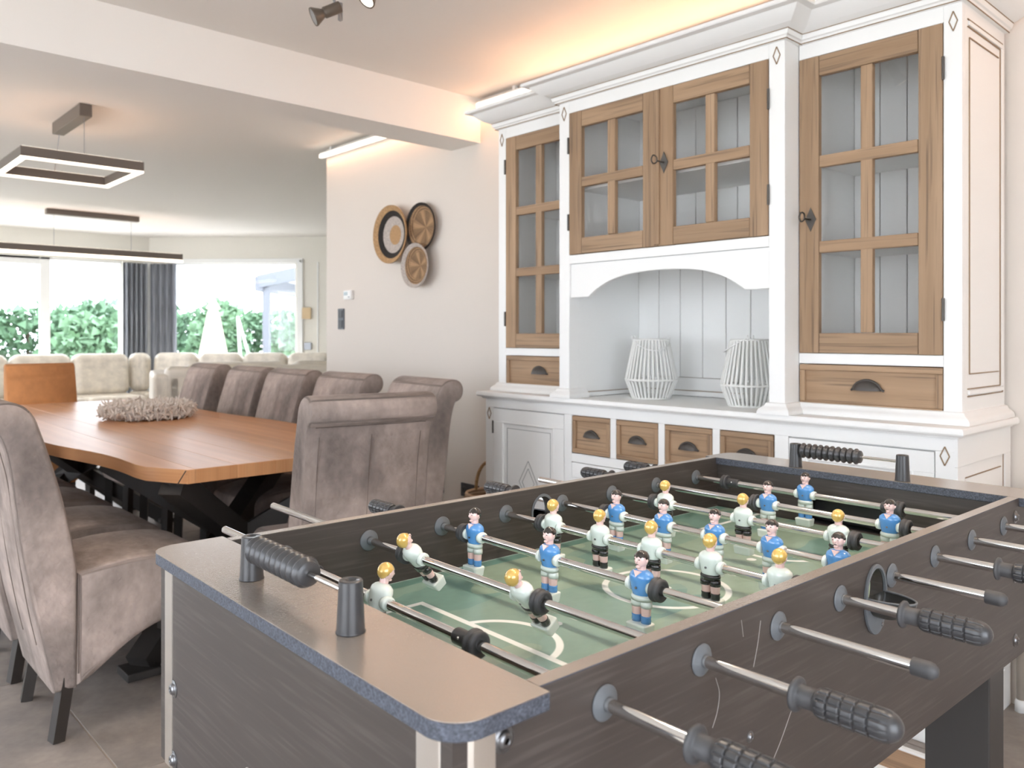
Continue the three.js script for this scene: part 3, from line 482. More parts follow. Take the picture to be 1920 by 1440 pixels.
{
  const hole = circ(0, 0, 1, 32).map(([a, b]) => [0.022 + a * 0.027, 0.868 + b * 0.033]), sideShape = [[-0.722, BOT], [0.722, BOT], [0.722, TOP - 0.0168], [0.6255, TOP - 0.0168], [0.6255, TOP - 0.001], [-0.6255, TOP - 0.001], [-0.6255, TOP - 0.0168], [-0.722, TOP - 0.0168]];
  for (const s of [1, -1]) {
    const ge = muv(ext(shape(sideShape, [hole]), 0.018), 'x').translate(0, 0, s > 0 ? 0.33 : -0.348);
    L('side_panel', ge, mat.laminate, ft);
    L('panel_top_edge', muv(bb(-0.6255, 0.6255, TOP - 0.001, TOP, s > 0 ? 0.3302 : -0.3478, s > 0 ? 0.3478 : -0.3302), 'x'), mat.plate, ft, 'brown speckled top edge of the long side');
    L('edge_highlight', bb(-0.6255, 0.6255, TOP - 0.0012, TOP - 0.0002, s * 0.3478 - 0.0006, s * 0.3478 + 0.0006), mat.edge, ft);
    L('end_panel', muv(bb(s * 0.722, s * 0.704, BOT, TOP - 0.0168, -0.33, 0.33), 'z'), mat.laminate, ft);
    // end plate
    const r = 0.036, p = new THREE.Shape(), xo = 0.735, xi = 0.6265, zh = 0.362; p.moveTo(xi, -zh); p.lineTo(xo - r, -zh); p.absarc(xo - r, -zh + r, r, -Math.PI / 2, 0); p.lineTo(xo, zh - r); p.absarc(xo - r, zh - r, r, 0, Math.PI / 2); p.lineTo(xi, zh); p.closePath();
    const flat = (ge) => { ge.rotateX(-Math.PI / 2); if (s < 0) ge.rotateY(Math.PI); return ge; };
    const pl = part('end_plate', ft, 'dark speckled plate on the table end');
    L('plate_core', muv(flat(toCreasedNormals(ext(p, 0.0162, 0.001, 1, 14), 0.6)).translate(0, TOP - 0.0168, 0), 'z'), mat.edge, pl);
    L('plate_top', muv(flat(ext(p, 0.0008, 0, 1, 14)).translate(0, TOP - 0.0007, 0), 'z'), mat.plate, pl);
    // inner end wall with the goal mouth
    L('inner_end_wall', muv(ext(shape([[-0.33, FIELD], [-0.1, FIELD], [-0.1, FIELD + 0.06], [0.1, FIELD + 0.06], [0.1, FIELD], [0.33, FIELD], [0.33, TOP - 0.017], [-0.33, TOP - 0.017]]), 0.015).rotateY(Math.PI / 2).translate(s > 0 ? 0.632 : -0.647, 0, 0), 'z'), mat.laminate, ft);
    L('goal_box', merge([bb(s * 0.65, s * 0.7, FIELD - 0.01, FIELD - 0.005, -0.1, 0.1), bb(s * 0.69, s * 0.7, FIELD, FIELD + 0.06, -0.1, 0.1)]), mat.plastic, ft);
  }
  const fg = new THREE.PlaneGeometry(1.26, 0.66).rotateX(-Math.PI / 2); { const p = fg.attributes.position, uv = fg.attributes.uv; for (let i = 0; i < p.count; i++) uv.setXY(i, p.getX(i) / 1.26 + 0.5, p.getZ(i) / 0.66 + 0.5); }
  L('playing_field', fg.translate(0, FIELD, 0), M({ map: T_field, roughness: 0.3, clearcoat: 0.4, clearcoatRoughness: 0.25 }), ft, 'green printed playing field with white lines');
  L('field_board', bb(-0.65, 0.65, FIELD - 0.012, FIELD - 0.0006, -0.3299, 0.3299), mat.laminate, ft);
  L('bottom_board', bb(-0.704, 0.704, BOT, BOT + 0.012, -0.33, 0.33), mat.laminate, ft);
  for (const sx of [1, -1]) for (const sz of [1, -1]) {
    L('leg', muv(bb(sx * 0.527, sx * 0.602, 0, BOT + 0.06, sz * 0.215, sz * 0.33, 0.003)), mat.blackmetal, ft);
    // bright metal corner profile
    const o = 0.026, q = new THREE.Shape(), X = 0.7235, Z = 0.3495; q.moveTo(X - 0.046, Z); q.lineTo(X - o, Z); q.absarc(X - o, Z - o, o, Math.PI / 2, 0, true); q.lineTo(X, Z - 0.05); q.lineTo(X - 0.002, Z - 0.05); q.lineTo(X - 0.002, Z - o); q.absarc(X - o, Z - o, o - 0.002, 0, Math.PI / 2); q.lineTo(X - 0.046, Z - 0.002); q.closePath();
    const cg = toCreasedNormals(ext(q, TOP - 0.017 - BOT, 0, 1, 10), 0.5).rotateX(Math.PI / 2).translate(0, TOP - 0.017, 0).scale(sx, 1, sz); 
    if (sx * sz < 0) { const idx = cg.index; const pa = cg.attributes.position; for (const a of [pa, cg.attributes.normal, cg.attributes.uv]) for (let i = 0; i < a.count; i += 3) for (let k = 0; k < a.itemSize; k++) { const t = a.getComponent(i + 1, k); a.setComponent(i + 1, k, a.getComponent(i + 2, k)); a.setComponent(i + 2, k, t); } }
    L('corner_profile', cg, mat.alu, ft, 'bright metal corner profile');
  }
  // rod bushings inside and outside both long walls
  const bush = lathe([[0.0069, 0.005], [0.0094, 0.0052], [0.0105, 0.0038], [0.0158, 0.0026], [0.0174, 0.0012], [0.0174, 0], [0.0069, 0]], 32).rotateX(Math.PI / 2);
  for (let i = 0; i < 8; i++) for (const [z, flip] of [[0.348, 0], [-0.33, 0], [0.33, 1], [-0.348, 1]]) { const m = L('rod_bushing', bush, mat.grommet, ft); m.position.set(rodX(i), ROD, z); if (flip) m.rotation.y = Math.PI; }
  // dome bolts with washers
  const bolt = lathe([[0.0028, 0.0048], [0.003, 0.0062], [0.006, 0.0055], [0.0082, 0.0025], [0.0085, 0.001], [0.0118, 0.001], [0.0122, 0], [0, 0]], 24).rotateX(Math.PI / 2);
  const put = (x, y, z, ry) => { const m = L('bolt', bolt, mat.steel, ft); m.position.set(x, y, z); m.rotation.y = ry; };
  for (const sx of [1, -1]) { for (const y of [0.887, 0.775, 0.655]) { put(sx * (sx > 0 ? 0.604 : 0.668), sx > 0 ? y : y, 0.348, 0); put(sx * 0.64, y, -0.348, Math.PI); } for (const sz of [1, -1]) for (const y of [0.735, 0.636]) put(sx * 0.722, y, sz * 0.294, sx * Math.PI / 2); }
  const screw = L('bolt', bolt, mat.steel, ft); screw.position.set(-0.292, 0.766, 0.348); screw.scale.setScalar(0.55);
  const screw2 = L('bolt', bolt, mat.alu, ft); screw2.position.set(-0.722, 0.712, -0.045); screw2.rotation.y = -Math.PI / 2;
  // ball cups
  for (const s of [1, -1]) {
    const c = part('ball_cup', ft, 'black plastic ball entry cup');
    const fl = new THREE.Shape(); fl.absellipse(0.022, 0.858, 0.033, 0.049, 0, Math.PI * 2); fl.holes.push(new THREE.Path(V2(hole)));
    L('flange', toCreasedNormals(ext(fl, 0.005, 0.0015, 2, 24), 0.7).translate(0, 0, s > 0 ? 0.348 : -0.353), mat.grommet, c);
    const bowl = new THREE.SphereGeometry(0.03, 24, 12, 0, Math.PI * 2, Math.PI * 0.5, Math.PI * 0.5).scale(0.92, 1.0, 1.45).translate(0.022, 0.864, 0.362), p = bowl.attributes.position;
    for (let i = 0; i < p.count; i++) if (p.getZ(i) < 0.349) p.setZ(i, 0.349);
    if (s < 0) bowl.scale(1, 1, -1);
    L('flange_screw', el(0.003, 0.003, 0.0015, 0.036, 0.82, s * 0.3535, 8), mat.steel, c);
    L('scoop', bowl, M({ color: hex(52, 52, 50), roughness: 0.35, side: THREE.DoubleSide }), c);
    L('rim', tube(Array.from({ length: 17 }, (_, i) => { const t = i / 16 * Math.PI; return [0.022 + 0.0276 * Math.cos(t), 0.864, s * (0.352 + 0.053 * Math.sin(t))]; }), 0.0016, 40, 6), mat.grommet, c);
    if (s < 0) L('inner_ring', lathe([[0.0275, 0], [0.032, 0], [0.032, 0.0015], [0.0275, 0.002]], 32).rotateX(Math.PI / 2).scale(1, 1.2, 1).translate(0.022, 0.868, -0.33), mat.grommet, c);
  }
}
// figures (rod axis along z, facing +x)
const lz = (pts, kx) => lathe(pts, 24).scale(kx, 1, 1);
const FIG = {
  head: merge([el(0.0085, 0.0112, 0.0074, 0.0006, 0.0375, 0, 18), lathe([[0.0058, 0.019], [0.005, 0.026], [0.0054, 0.031]], 14), el(0.0026, 0.003, 0.0017, 0.0088, 0.0372, 0, 8), el(0.003, 0.0022, 0.003, 0.0062, 0.0285, 0, 8), el(0.0016, 0.0028, 0.0012, 0.0, 0.0372, 0.0076, 8), el(0.0016, 0.0028, 0.0012, 0.0, 0.0372, -0.0076, 8)]),
  face: merge([el(0.0007, 0.0007, 0.0011, 0.0083, 0.0392, 0.0031, 8), el(0.0007, 0.0007, 0.0011, 0.0083, 0.0392, -0.0031, 8), el(0.0006, 0.0006, 0.0022, 0.0083, 0.0322, 0, 8)]),
  hairShort: (() => { const g = el(0.0094, 0.0112, 0.0083, -0.0004, 0.039, 0, 22), p = g.attributes.position; for (let i = 0; i < p.count; i++) { const x = p.getX(i), z = p.getZ(i), low = 0.0425 - 0.0012 * Math.cos(z * 1400) - clamp(-x * 1.3, 0, 0.0105) - (Math.abs(z) > 0.006 && x < 0.003 ? 0.004 : 0); if (p.getY(i) < low) p.setY(i, low); } g.computeVertexNormals(); return g; })(),
  hairLong: (() => { const g = el(0.0096, 0.0118, 0.0086, -0.001, 0.0388, 0, 26), p = g.attributes.position; for (let i = 0; i < p.count; i++) { const x = p.getX(i), z = p.getZ(i), k = 1 + 0.03 * Math.sin(z * 2200); p.setX(i, x * k); const low = 0.043 - clamp(-(x - 0.002) * 2.2, 0, 0.0165); if (p.getY(i) < low) p.setY(i, low); } g.computeVertexNormals(); return g; })(),
  shirt: lz([[0, -0.0155], [0.0118, -0.0155], [0.0132, -0.012], [0.0146, -0.006], [0.0158, 0.001], [0.0172, 0.008], [0.0176, 0.0125], [0.0162, 0.0175], [0.0122, 0.0212], [0.0078, 0.0232], [0, 0.0236]], 0.72),
  sleeve: [1, -1].map((s) => lathe([[0, 0.0212], [0.0084, 0.0212], [0.0098, 0.0202], [0.0102, 0.017], [0.0098, 0.0135], [0, 0.0135]], 20).rotateX(s * Math.PI / 2)),
  collar: ext(shape([[0.0, 0.0125], [0.0062, 0.0228], [-0.0062, 0.0228]]), 0.004, 0.001).rotateY(Math.PI / 2).rotateZ(0.32).translate(0.0132, 0.0005, 0),
  screw: lathe([[0, 0.0008], [0.0016, 0.0008], [0.0019, 0], [0, 0]], 10).rotateZ(Math.PI / 2).translate(0.0001, 0, 0),
  shorts: merge([lz([[0, -0.021], [0.0124, -0.021], [0.0128, -0.016], [0.0118, -0.0125], [0, -0.012]], 0.72), ...[1, -1].map((s) => lathe([[0, -0.0305], [0.0064, -0.0305], [0.0066, -0.026], [0.006, -0.019], [0, -0.018]], 14).translate(0.0, 0, s * 0.0063))]),
  legs: [1, -1].map((s) => lathe([[0.0046, -0.046], [0.0055, -0.038], [0.0058, -0.029]], 14).translate(0.0005, 0, s * 0.0061)),
  socks: [1, -1].map((s) => lathe([[0, -0.054], [0.0054, -0.054], [0.0058, -0.049], [0.0054, -0.045], [0.0058, -0.0435], [0.0056, -0.042], [0, -0.0415]], 14).translate(0.0005, 0, s * 0.0061)),
  foot: (() => { const g = new RoundedBoxGeometry(0.02, 0.018, 0.026, 2, 0.003), p = g.attributes.position; for (let i = 0; i < p.count; i++) { const t = (p.getY(i) + 0.009) / 0.018; p.setX(i, p.getX(i) * lerp(0.8, 1.08, t) + 0.0015); p.setZ(i, p.getZ(i) * lerp(0.95, 1.02, t)); } g.computeVertexNormals(); return g.translate(0.001, -0.0615, 0); })(),
};
for (const k of ['head', 'face', 'hairShort', 'hairLong']) { const p = FIG[k].attributes.position; for (let i = 0; i < p.count; i++) if (p.getY(i) > 0.022) { p.setXYZ(i, p.getX(i) * 1.14, 0.027 + (p.getY(i) - 0.027) * 1.03, p.getZ(i) * 1.14); } }
for (const k of ['shorts', 'legs', 'socks', 'foot']) [FIG[k]].flat().forEach((q) => q.scale(1.1, 1, 1.22));
function figure(parent, team, z) {
  const w = team === 'white', g = part('player', parent, w ? 'white shirted player with golden hair, black shorts and socks' : 'blue shirted player with black hair, white shorts and blue socks');
  L('head', FIG.head, mat.fskin, g); L('face', FIG.face, mat.fdark, g); L('hair', w ? FIG.hairLong : FIG.hairShort, w ? mat.fgold : mat.fdark, g);
  L('shirt', FIG.shirt, w ? mat.fwhite : mat.fblue, g); for (const q of FIG.sleeve) L('sleeve', q, mat.fwhite, g); if (!w) L('collar', FIG.collar, mat.fskin, g);
  const s1 = L('screw', FIG.screw, mat.steel, g); s1.position.set(-0.0118, -0.001, 0); const s2 = L('screw', FIG.screw, mat.steel, g); s2.position.set(0.0118, -0.001, 0); s2.rotation.y = Math.PI;
  L('shorts', FIG.shorts, w ? mat.fblack : mat.fwhite, g); for (const q of FIG.legs) L('leg', q, mat.fskin, g); for (const q of FIG.socks) L('sock', q, w ? mat.fblack : mat.fblue, g); L('foot', FIG.foot, mat.fwhite, g);
  g.scale.set(1.08, 0.96, 1.1); g.position.z = z; if (!w) g.rotation.y = Math.PI; return g;
}
const GRIP = (() => {   // grip running along +z from 0, blocks cut by rings and lengthwise grooves
  const NS = 110, NT = 96, len = 0.08, P = [], idx = [];
  for (let i = 0; i <= NS; i++) for (let j = 0; j <= NT; j++) {
    const s = i / NS * len, t = j / NT * 2 * Math.PI, R0 = 0.0146;
    let r = R0 * Math.min(1, 0.8 + 0.2 * Math.sqrt(clamp(s / 0.006))); if (s > len - 0.017) { const q = (s - len + 0.017) / 0.017; r = R0 * Math.sqrt(Math.max(0, 1 - q * q)); }
    const ring = Math.abs(((s - 0.001) / 0.013) % 1 - 0.5), lon = Math.abs((t / (2 * Math.PI) * 12) % 1 - 0.5), on = s > 0.003 && s < len - 0.009;
    if (on) { const a = s < len - 0.02 ? sstep(0.42, 0.46, ring) : 0, b = sstep(0.38, 0.44, lon); r -= 0.0026 * Math.max(a, b) * (s > len - 0.017 ? 0.7 : 1); }
    P.push(r * Math.cos(t), r * Math.sin(t), s);
  }
  for (let i = 0; i < NS; i++) for (let j = 0; j < NT; j++) { const a = i * (NT + 1) + j, b = a + 1, c = a + NT + 1, d = c + 1; idx.push(a, b, c, b, d, c); }
  const g = new THREE.BufferGeometry(); g.setAttribute('position', new THREE.Float32BufferAttribute(P, 3)); g.setIndex(idx); g.computeVertexNormals(); return g;
})();
const NECK = lathe([[0.0067, 0], [0.0145, 0], [0.0168, 0.0016], [0.0168, 0.0038], [0.0145, 0.0054], [0.0112, 0.006], [0.0106, 0.008], [0.0106, 0.024], [0, 0.026]], 28).rotateX(Math.PI / 2);
const CAP = lathe([[0.0067, 0], [0.0094, 0.0005], [0.0094, 0.017], [0.0086, 0.021], [0.005, 0.0255], [0, 0.0265]], 24).rotateX(Math.PI / 2);
const BUMP = lathe([[0.0067, -0.0085], [0.0155, -0.0085], [0.0166, -0.007], [0.0166, -0.0035], [0.0142, -0.0025], [0.0142, -0.0005], [0.0157, 0.0005], [0.0157, 0.0045], [0.0135, 0.0062], [0.0105, 0.0062], [0.0102, 0.004], [0.0067, 0.004]], 32).rotateX(Math.PI / 2);
const COLLAR = lathe([[0.0067, 0], [0.0098, 0], [0.0098, 0.028], [0.009, 0.0295], [0.0067, 0.0295]], 24).rotateX(Math.PI / 2);
const RODS = [
  ['white', 'foosball rod with the single white goalkeeper leaning forward', [-0.05], -0.3, 'r', 0.45, -0.565],
  ['white', 'foosball rod with two white players tipped backwards', [-0.19, 0.067], 0.62, 'r', 0.457, -0.7],
  ['blue', 'foosball rod with three blue players', [-0.234, -0.047, 0.138], 0, 'l', 0.523, -0.47],
  ['white', 'foosball rod with five white players', [-0.197, -0.082, 0.031, 0.144, 0.26], 0, 'r', 0.428, -0.47],
  ['blue', 'foosball rod with five blue players', [-0.18, -0.066, 0.045, 0.155, 0.268], 0, 'l', 0.491, -0.475],
  ['white', 'foosball rod with three white players', [-0.182, 0.002, 0.19], 0, 'r', 0.436, -0.56],
  ['blue', 'foosball rod with two blue players', [-0.039, 0.21], 0, 'l', 0.52, -0.465],
  ['blue', 'foosball rod with the single blue goalkeeper', [-0.041], 0, 'l', 0.5, -0.455],
];
RODS.forEach(([team, label, zs, lean, side, zr, zl], i) => {
  const g = thing('foosball_rod', label, 'foosball rod', toRoom(rodX(i), ROD, 0), FR, 'steel rods across the foosball table');
  const tilt = part('shaft_group', g); g.remove(tilt);
  L('shaft', rod([0, 0, side === 'l' ? zl - 0.01 : zl], [0, 0, side === 'l' ? zr - 0.004 : zr + 0.01], 0.0066, 20), mat.chrome, g, 'chromed steel shaft');
  const hg = part('handle', g, 'black plastic grooved handle'); L('neck', NECK, mat.rubber, hg); const gp = L('grip', GRIP, mat.plastic, hg); gp.position.z = 0.024;
  if (side === 'r') hg.position.z = zr; else { hg.position.z = zl; hg.rotation.y = Math.PI; L('end_cap', CAP, mat.rubber, g).position.z = zr - 0.018; }
  zs.forEach((z) => { const f = figure(g, team, z); f.rotation.z = 0; if (lean) { f.rotation.order = 'ZYX'; f.rotation.z = lean; } });
  const bump = (z, s) => { const m = L('bumper', BUMP, mat.rubber, g, 'black rubber bumper'); m.position.z = z; if (s < 0) m.rotation.y = Math.PI; };
  if (zs.length === 1) { for (const s of [1, -1]) { bump(s * 0.205 + zs[0], s); const c = L('stop_collar', COLLAR, mat.plastic, g, 'black stop collar'); c.position.z = s * 0.197 + zs[0]; if (s > 0) c.rotation.y = Math.PI; L('collar_screw', el(0.002, 0.002, 0.002, -0.0092, 0.003, s * 0.182 + zs[0], 8), mat.chrome, g); } }
  else { bump(zs[0] - 0.031, -1); bump(zs[zs.length - 1] + 0.031, 1); }
});
L('scratch', merge([tube([[-0.36, 0.853, 0], [-0.353, 0.835, 0], [-0.357, 0.815, 0], [-0.366, 0.8, 0]], 0.0005, 16, 4), tube([[-0.27, 0.895, 0], [-0.276, 0.87, 0], [-0.285, 0.845, 0]], 0.0005, 16, 4), tube([[-0.2, 0.77, 0], [-0.225, 0.74, 0], [-0.255, 0.71, 0], [-0.27, 0.69, 0]], 0.0005, 16, 4), tube([[-0.31, 0.905, 0], [-0.306, 0.885, 0]], 0.0004, 8, 4)]).translate(0, 0, 0.3482), M({ color: hex(150, 144, 140), roughness: 0.7 }), ft, 'pale scratches in the dark side panel').userData.kind = 'stuff';
// score counters on the end plates
function counter(label, x, s) {
  const g = thing('score_counter', label, 'score counter', toRoom(x, TOP, 0), FR, 'bead score counters');
  for (const z of [-0.123, 0.123]) L('post', lathe([[0, 0], [0.0155, 0], [0.0155, 0.0015], [0.0148, 0.002], [0.0125, 0.053], [0.0118, 0.0545], [0.0058, 0.0545], [0.0055, 0.047], [0, 0.047]], 32).translate(0, 0, z), mat.plastic, g);
  L('wire', rod([0, 0.04, -0.123], [0, 0.04, 0.123], 0.0032, 12), mat.chrome, g);
  const bead = lathe([[0.0036, 0], [0.014, 0], [0.0155, 0.0012], [0.0175, 0.003], [0.0175, 0.0048], [0.0155, 0.007], [0.0138, 0.009], [0.0138, 0.0132], [0.0036, 0.0138]], 32).rotateX(Math.PI / 2);
  for (let i = 0; i < 10; i++) { const m = L('bead', bead, mat.plastic, g); m.position.set(0, 0.04, -0.107 + i * 0.014); }
}
counter('black bead score counter on the table end away from the cabinet', -0.684, 1);
counter('black bead score counter on the table end next to the cabinet', 0.645, -1);

// ---------------------------------------------------------------- wall items
function basket(label, y, z, r, depth, bands, tilt, x = XW) {   // coiled bowl hung on the wall; bands: [outer share, material, name]
  const g = thing('woven_basket', label, 'wall basket', [x, y, z], 0, 'woven baskets on the wall');
  const prof = (s) => [s * r, depth * (s ** 2.2)];
  let s0 = 0;
  for (const [s1, m, name] of bands) {
    const pts = [], n = Math.max(3, Math.round((s1 - s0) * r / 0.004));
    for (let i = 0; i <= n * 4; i++) { const s = lerp(s0, s1, i / (n * 4)), [a, b] = prof(s); pts.push([a, b + 0.0022 * Math.abs(Math.sin(s * r / 0.009 * Math.PI))]); }
    for (const s of [s1, s0]) { const [a, b] = prof(s); pts.push([a, Math.max(0, b - 0.008)]); }
    const ge = lathe(pts, 56); const uv = ge.attributes.uv; for (let i = 0; i < uv.count; i++) uv.setX(i, uv.getX(i) * 5);
    L(name, ge.rotateZ(Math.PI / 2).rotateX(tilt), m, g); s0 = s1;
  }
  g.rotation.z = 0; return g;
}
basket('round woven basket with black and white rings around a tan centre', 1.884, -4.43, 0.19, 0.055, [[0.34, mat.natural, 'centre_coil'], [0.63, mat.basketwhite, 'white_ring'], [0.82, mat.basketdark, 'dark_ring'], [1, mat.natural, 'rim']], 0, XW - 0.02);
basket('brown seagrass basket with a dark rim', 1.906, -4.13, 0.152, 0.05, [[0.88, mat.seagrass, 'coil'], [1, mat.basketdark, 'rim']], 0);
basket('small brown seagrass basket with a whitish rim', 1.664, -4.148, 0.14, 0.05, [[0.84, mat.seagrass, 'coil'], [1, mat.basketwhite, 'rim']], 0, XW - 0.03);
{
  const th = thing('thermostat', 'small white wall thermostat above the light switch', 'thermostat', [XW, 1.513, -5.03]);
  L('case', bb(-0.028, 0, -0.033, 0.033, -0.05, 0.05, 0.005), mat.upvc, th); L('display', bb(-0.0295, -0.028, -0.004, 0.022, -0.04, 0.008), M({ color: hex(150, 166, 170), roughness: 0.2 }), th); L('button', bb(-0.031, -0.028, -0.02, -0.012, 0.016, 0.036, 0.001), mat.silver, th);
  const sw = thing('light_switch', 'tall grey double light switch under the thermostat', 'switch', [XW, 1.344, -5.145]);
  L('plate', bb(-0.01, 0, -0.074, 0.074, -0.04, 0.04, 0.003), mat.anthracite, sw); for (const y of [-0.036, 0.036]) L('rocker', bb(-0.015, -0.009, y - 0.026, y + 0.026, -0.026, 0.026, 0.003), mat.card, sw);
  const socket = (label, y, z, n) => { const s = thing('wall_socket', label, 'socket', [XW, y, z]); L('plate', bb(-0.012, 0, -0.04, 0.04, -0.04 * n, 0.04 * n, 0.003), mat.card, s); for (let i = 0; i < n; i++) L('outlet', lathe([[0.021, 0.0], [0.023, 0.003], [0.019, 0.004], [0.017, -0.004], [0, -0.004]], 20).rotateZ(Math.PI / 2).translate(-0.012, 0, (i - (n - 1) / 2) * 0.075), mat.plastic, s); };
  socket('double black wall socket beside the wicker basket', 0.31, -3.69, 2); socket('single black wall socket lower down behind the dining chair', 0.3, -3.985, 1);
  const bx = (label, name, cat, t, y, w, h, m) => { const g = bb(-w / 2, w / 2, -h / 2, h / 2, 0, 0.03, 0.004); const c = Math.SQRT1_2; return one(name, label, cat, g, m, [3.98 + c * t + c * 0.0, y, ZF + c * t], undefined, -Math.PI / 4); };
  bx('cream alarm keypad on the bay wall beside the corner window', 'keypad', 'keypad', 2.24, 1.53, 0.13, 0.16, M({ color: hex(216, 190, 150), roughness: 0.5 }));
  bx('small dark socket on the bay wall above the sofa', 'wall_socket', 'socket', 2.26, 1.07, 0.1, 0.1, mat.silver);
  // wicker basket on the floor beside the cabinet
  const wb = thing('wicker_basket', 'tall wicker basket with a handle tucked beside the cabinet', 'basket', [2.87, 0, -3.28]);
  const rows = []; for (let i = 0; i < 22; i++) rows.push(new THREE.TorusGeometry(0.13 + 0.02 * Math.sin(i / 22 * 3), 0.0095, 6, 36).rotateX(Math.PI / 2).translate(0, 0.012 + i * 0.0175, 0));
  L('weave', merge(rows), M({ color: hex(206, 178, 150), roughness: 0.9 }), wb); L('bottom', lathe([[0, 0], [0.13, 0], [0.13, 0.012], [0, 0.012]]), mat.natural, wb);
  L('handle', tube(Array.from({ length: 13 }, (_, i) => { const t = i / 12 * Math.PI; return [0, 0.38 + 0.17 * Math.sin(t), 0.13 * Math.cos(t)]; }), 0.009, 30, 8), mat.natural, wb);
}

// ---------------------------------------------------------------- dining table
{
  const T = 0.76, TH = 0.05, za = -6.25, zb = -2.84, n = 7, xs = Array.from({ length: n + 1 }, (_, i) => lerp(0.955, 2.02, i / n));
  const g = thing('dining_table', 'long orange-brown oak dining table with live edges and black steel spider legs', 'dining table', [1.487, 0, -4.545]);
  const edgeL = (z) => 0.955 + 0.045 * Math.sin(z * 1.9 + 0.4) + 0.02 * Math.sin(z * 5.1) + 0.11 * sstep(-3.1, -2.8, z) ** 1.5 + 0.05 * sstep(-5.9, -6.3, z), edgeR = (z) => 2.02 + 0.035 * Math.sin(z * 1.6 + 2) + 0.018 * Math.sin(z * 4.3) - 0.06 * sstep(-3.05, -2.8, z) - 0.05 * sstep(-5.9, -6.3, z);
  for (let i = 0; i < n; i++) {
    const A = [], B = [];
    for (let k = 0; k <= 40; k++) { const z = lerp(za, zb, k / 40); A.push([i === 0 ? edgeL(z) : xs[i] + 0.0004, -z]); B.push([i === n - 1 ? edgeR(z) : xs[i + 1] - 0.0004, -z]); }
    const ge = toCreasedNormals(ext(shape([...A, ...B.reverse()].reverse()), TH, 0.0012, 1), 0.5).rotateX(-Math.PI / 2).translate(0, T - TH, 0);
    W('plank', muv(ge, 'z'), mat.oak[i % 5], g);
  }
  W('crack', bar([1.045, T - TH + 0.002, zb + 0.0006], [1.075, T - 0.002, zb + 0.0006], 0.003, 0.003), mat.chairleg, g, 'dark drying crack in the table end');
  for (const zc of [-3.35, -5.75]) {
    const f = part('leg_frame', g), s = zc < -4.5 ? -1 : 1;
    for (const [a, b] of [[[1.07, 0.7, zc + 0.4], [1.92, 0.03, zc - 0.3]], [[1.9, 0.7, zc - 0.35], [1.0, 0.03, zc + 0.27]], [[1.9, 0.7, zc + 0.4], [1.02, 0.03, zc - 0.3]], [[1.07, 0.7, zc - 0.35], [1.95, 0.03, zc + 0.27]]]) {
      W('leg', bar(a, b, 0.085, 0.085), mat.blackmetal, f); W('foot', bb(b[0] - 0.06, b[0] + 0.06, 0, 0.03, b[2] - 0.06, b[2] + 0.06, 0.004), mat.blackmetal, f);
    }
    W('mounting_plate', bb(1.05, 1.92, 0.7, 0.71, zc - 0.38, zc + 0.43), mat.blackmetal, f);
  }
  // wreath of small wooden bits on the table
  const w = thing('wreath', 'round wreath of pale driftwood chips lying on the dining table', 'wreath', [1.6, T, -4.78]);
  const chips = []; for (let i = 0; i < 2600; i++) { const a = rnd() * 6.2832, t = rnd() * 6.2832, q = Math.sqrt(rnd()), R = 0.165 + 0.095 * q * Math.cos(t), y = 0.05 + 0.046 * q * Math.sin(t), c = bb(-0.0035, 0.0035, -0.003, 0.003, -rr(0.008, 0.026), rr(0.008, 0.026)); c.rotateX(rr(-1.5, 1.5)).rotateY(rr(0, 6.28)); chips.push(c.translate(R * Math.cos(a), Math.max(0.012, y), R * Math.sin(a))); }
  L('chips', merge(chips), mat.bead, w).userData.kind = 'stuff'; L('ring_core', new THREE.TorusGeometry(0.165, 0.05, 12, 48).scale(1, 1, 0.55).rotateX(Math.PI / 2).translate(0, 0.03, 0), mat.bead, w);
}

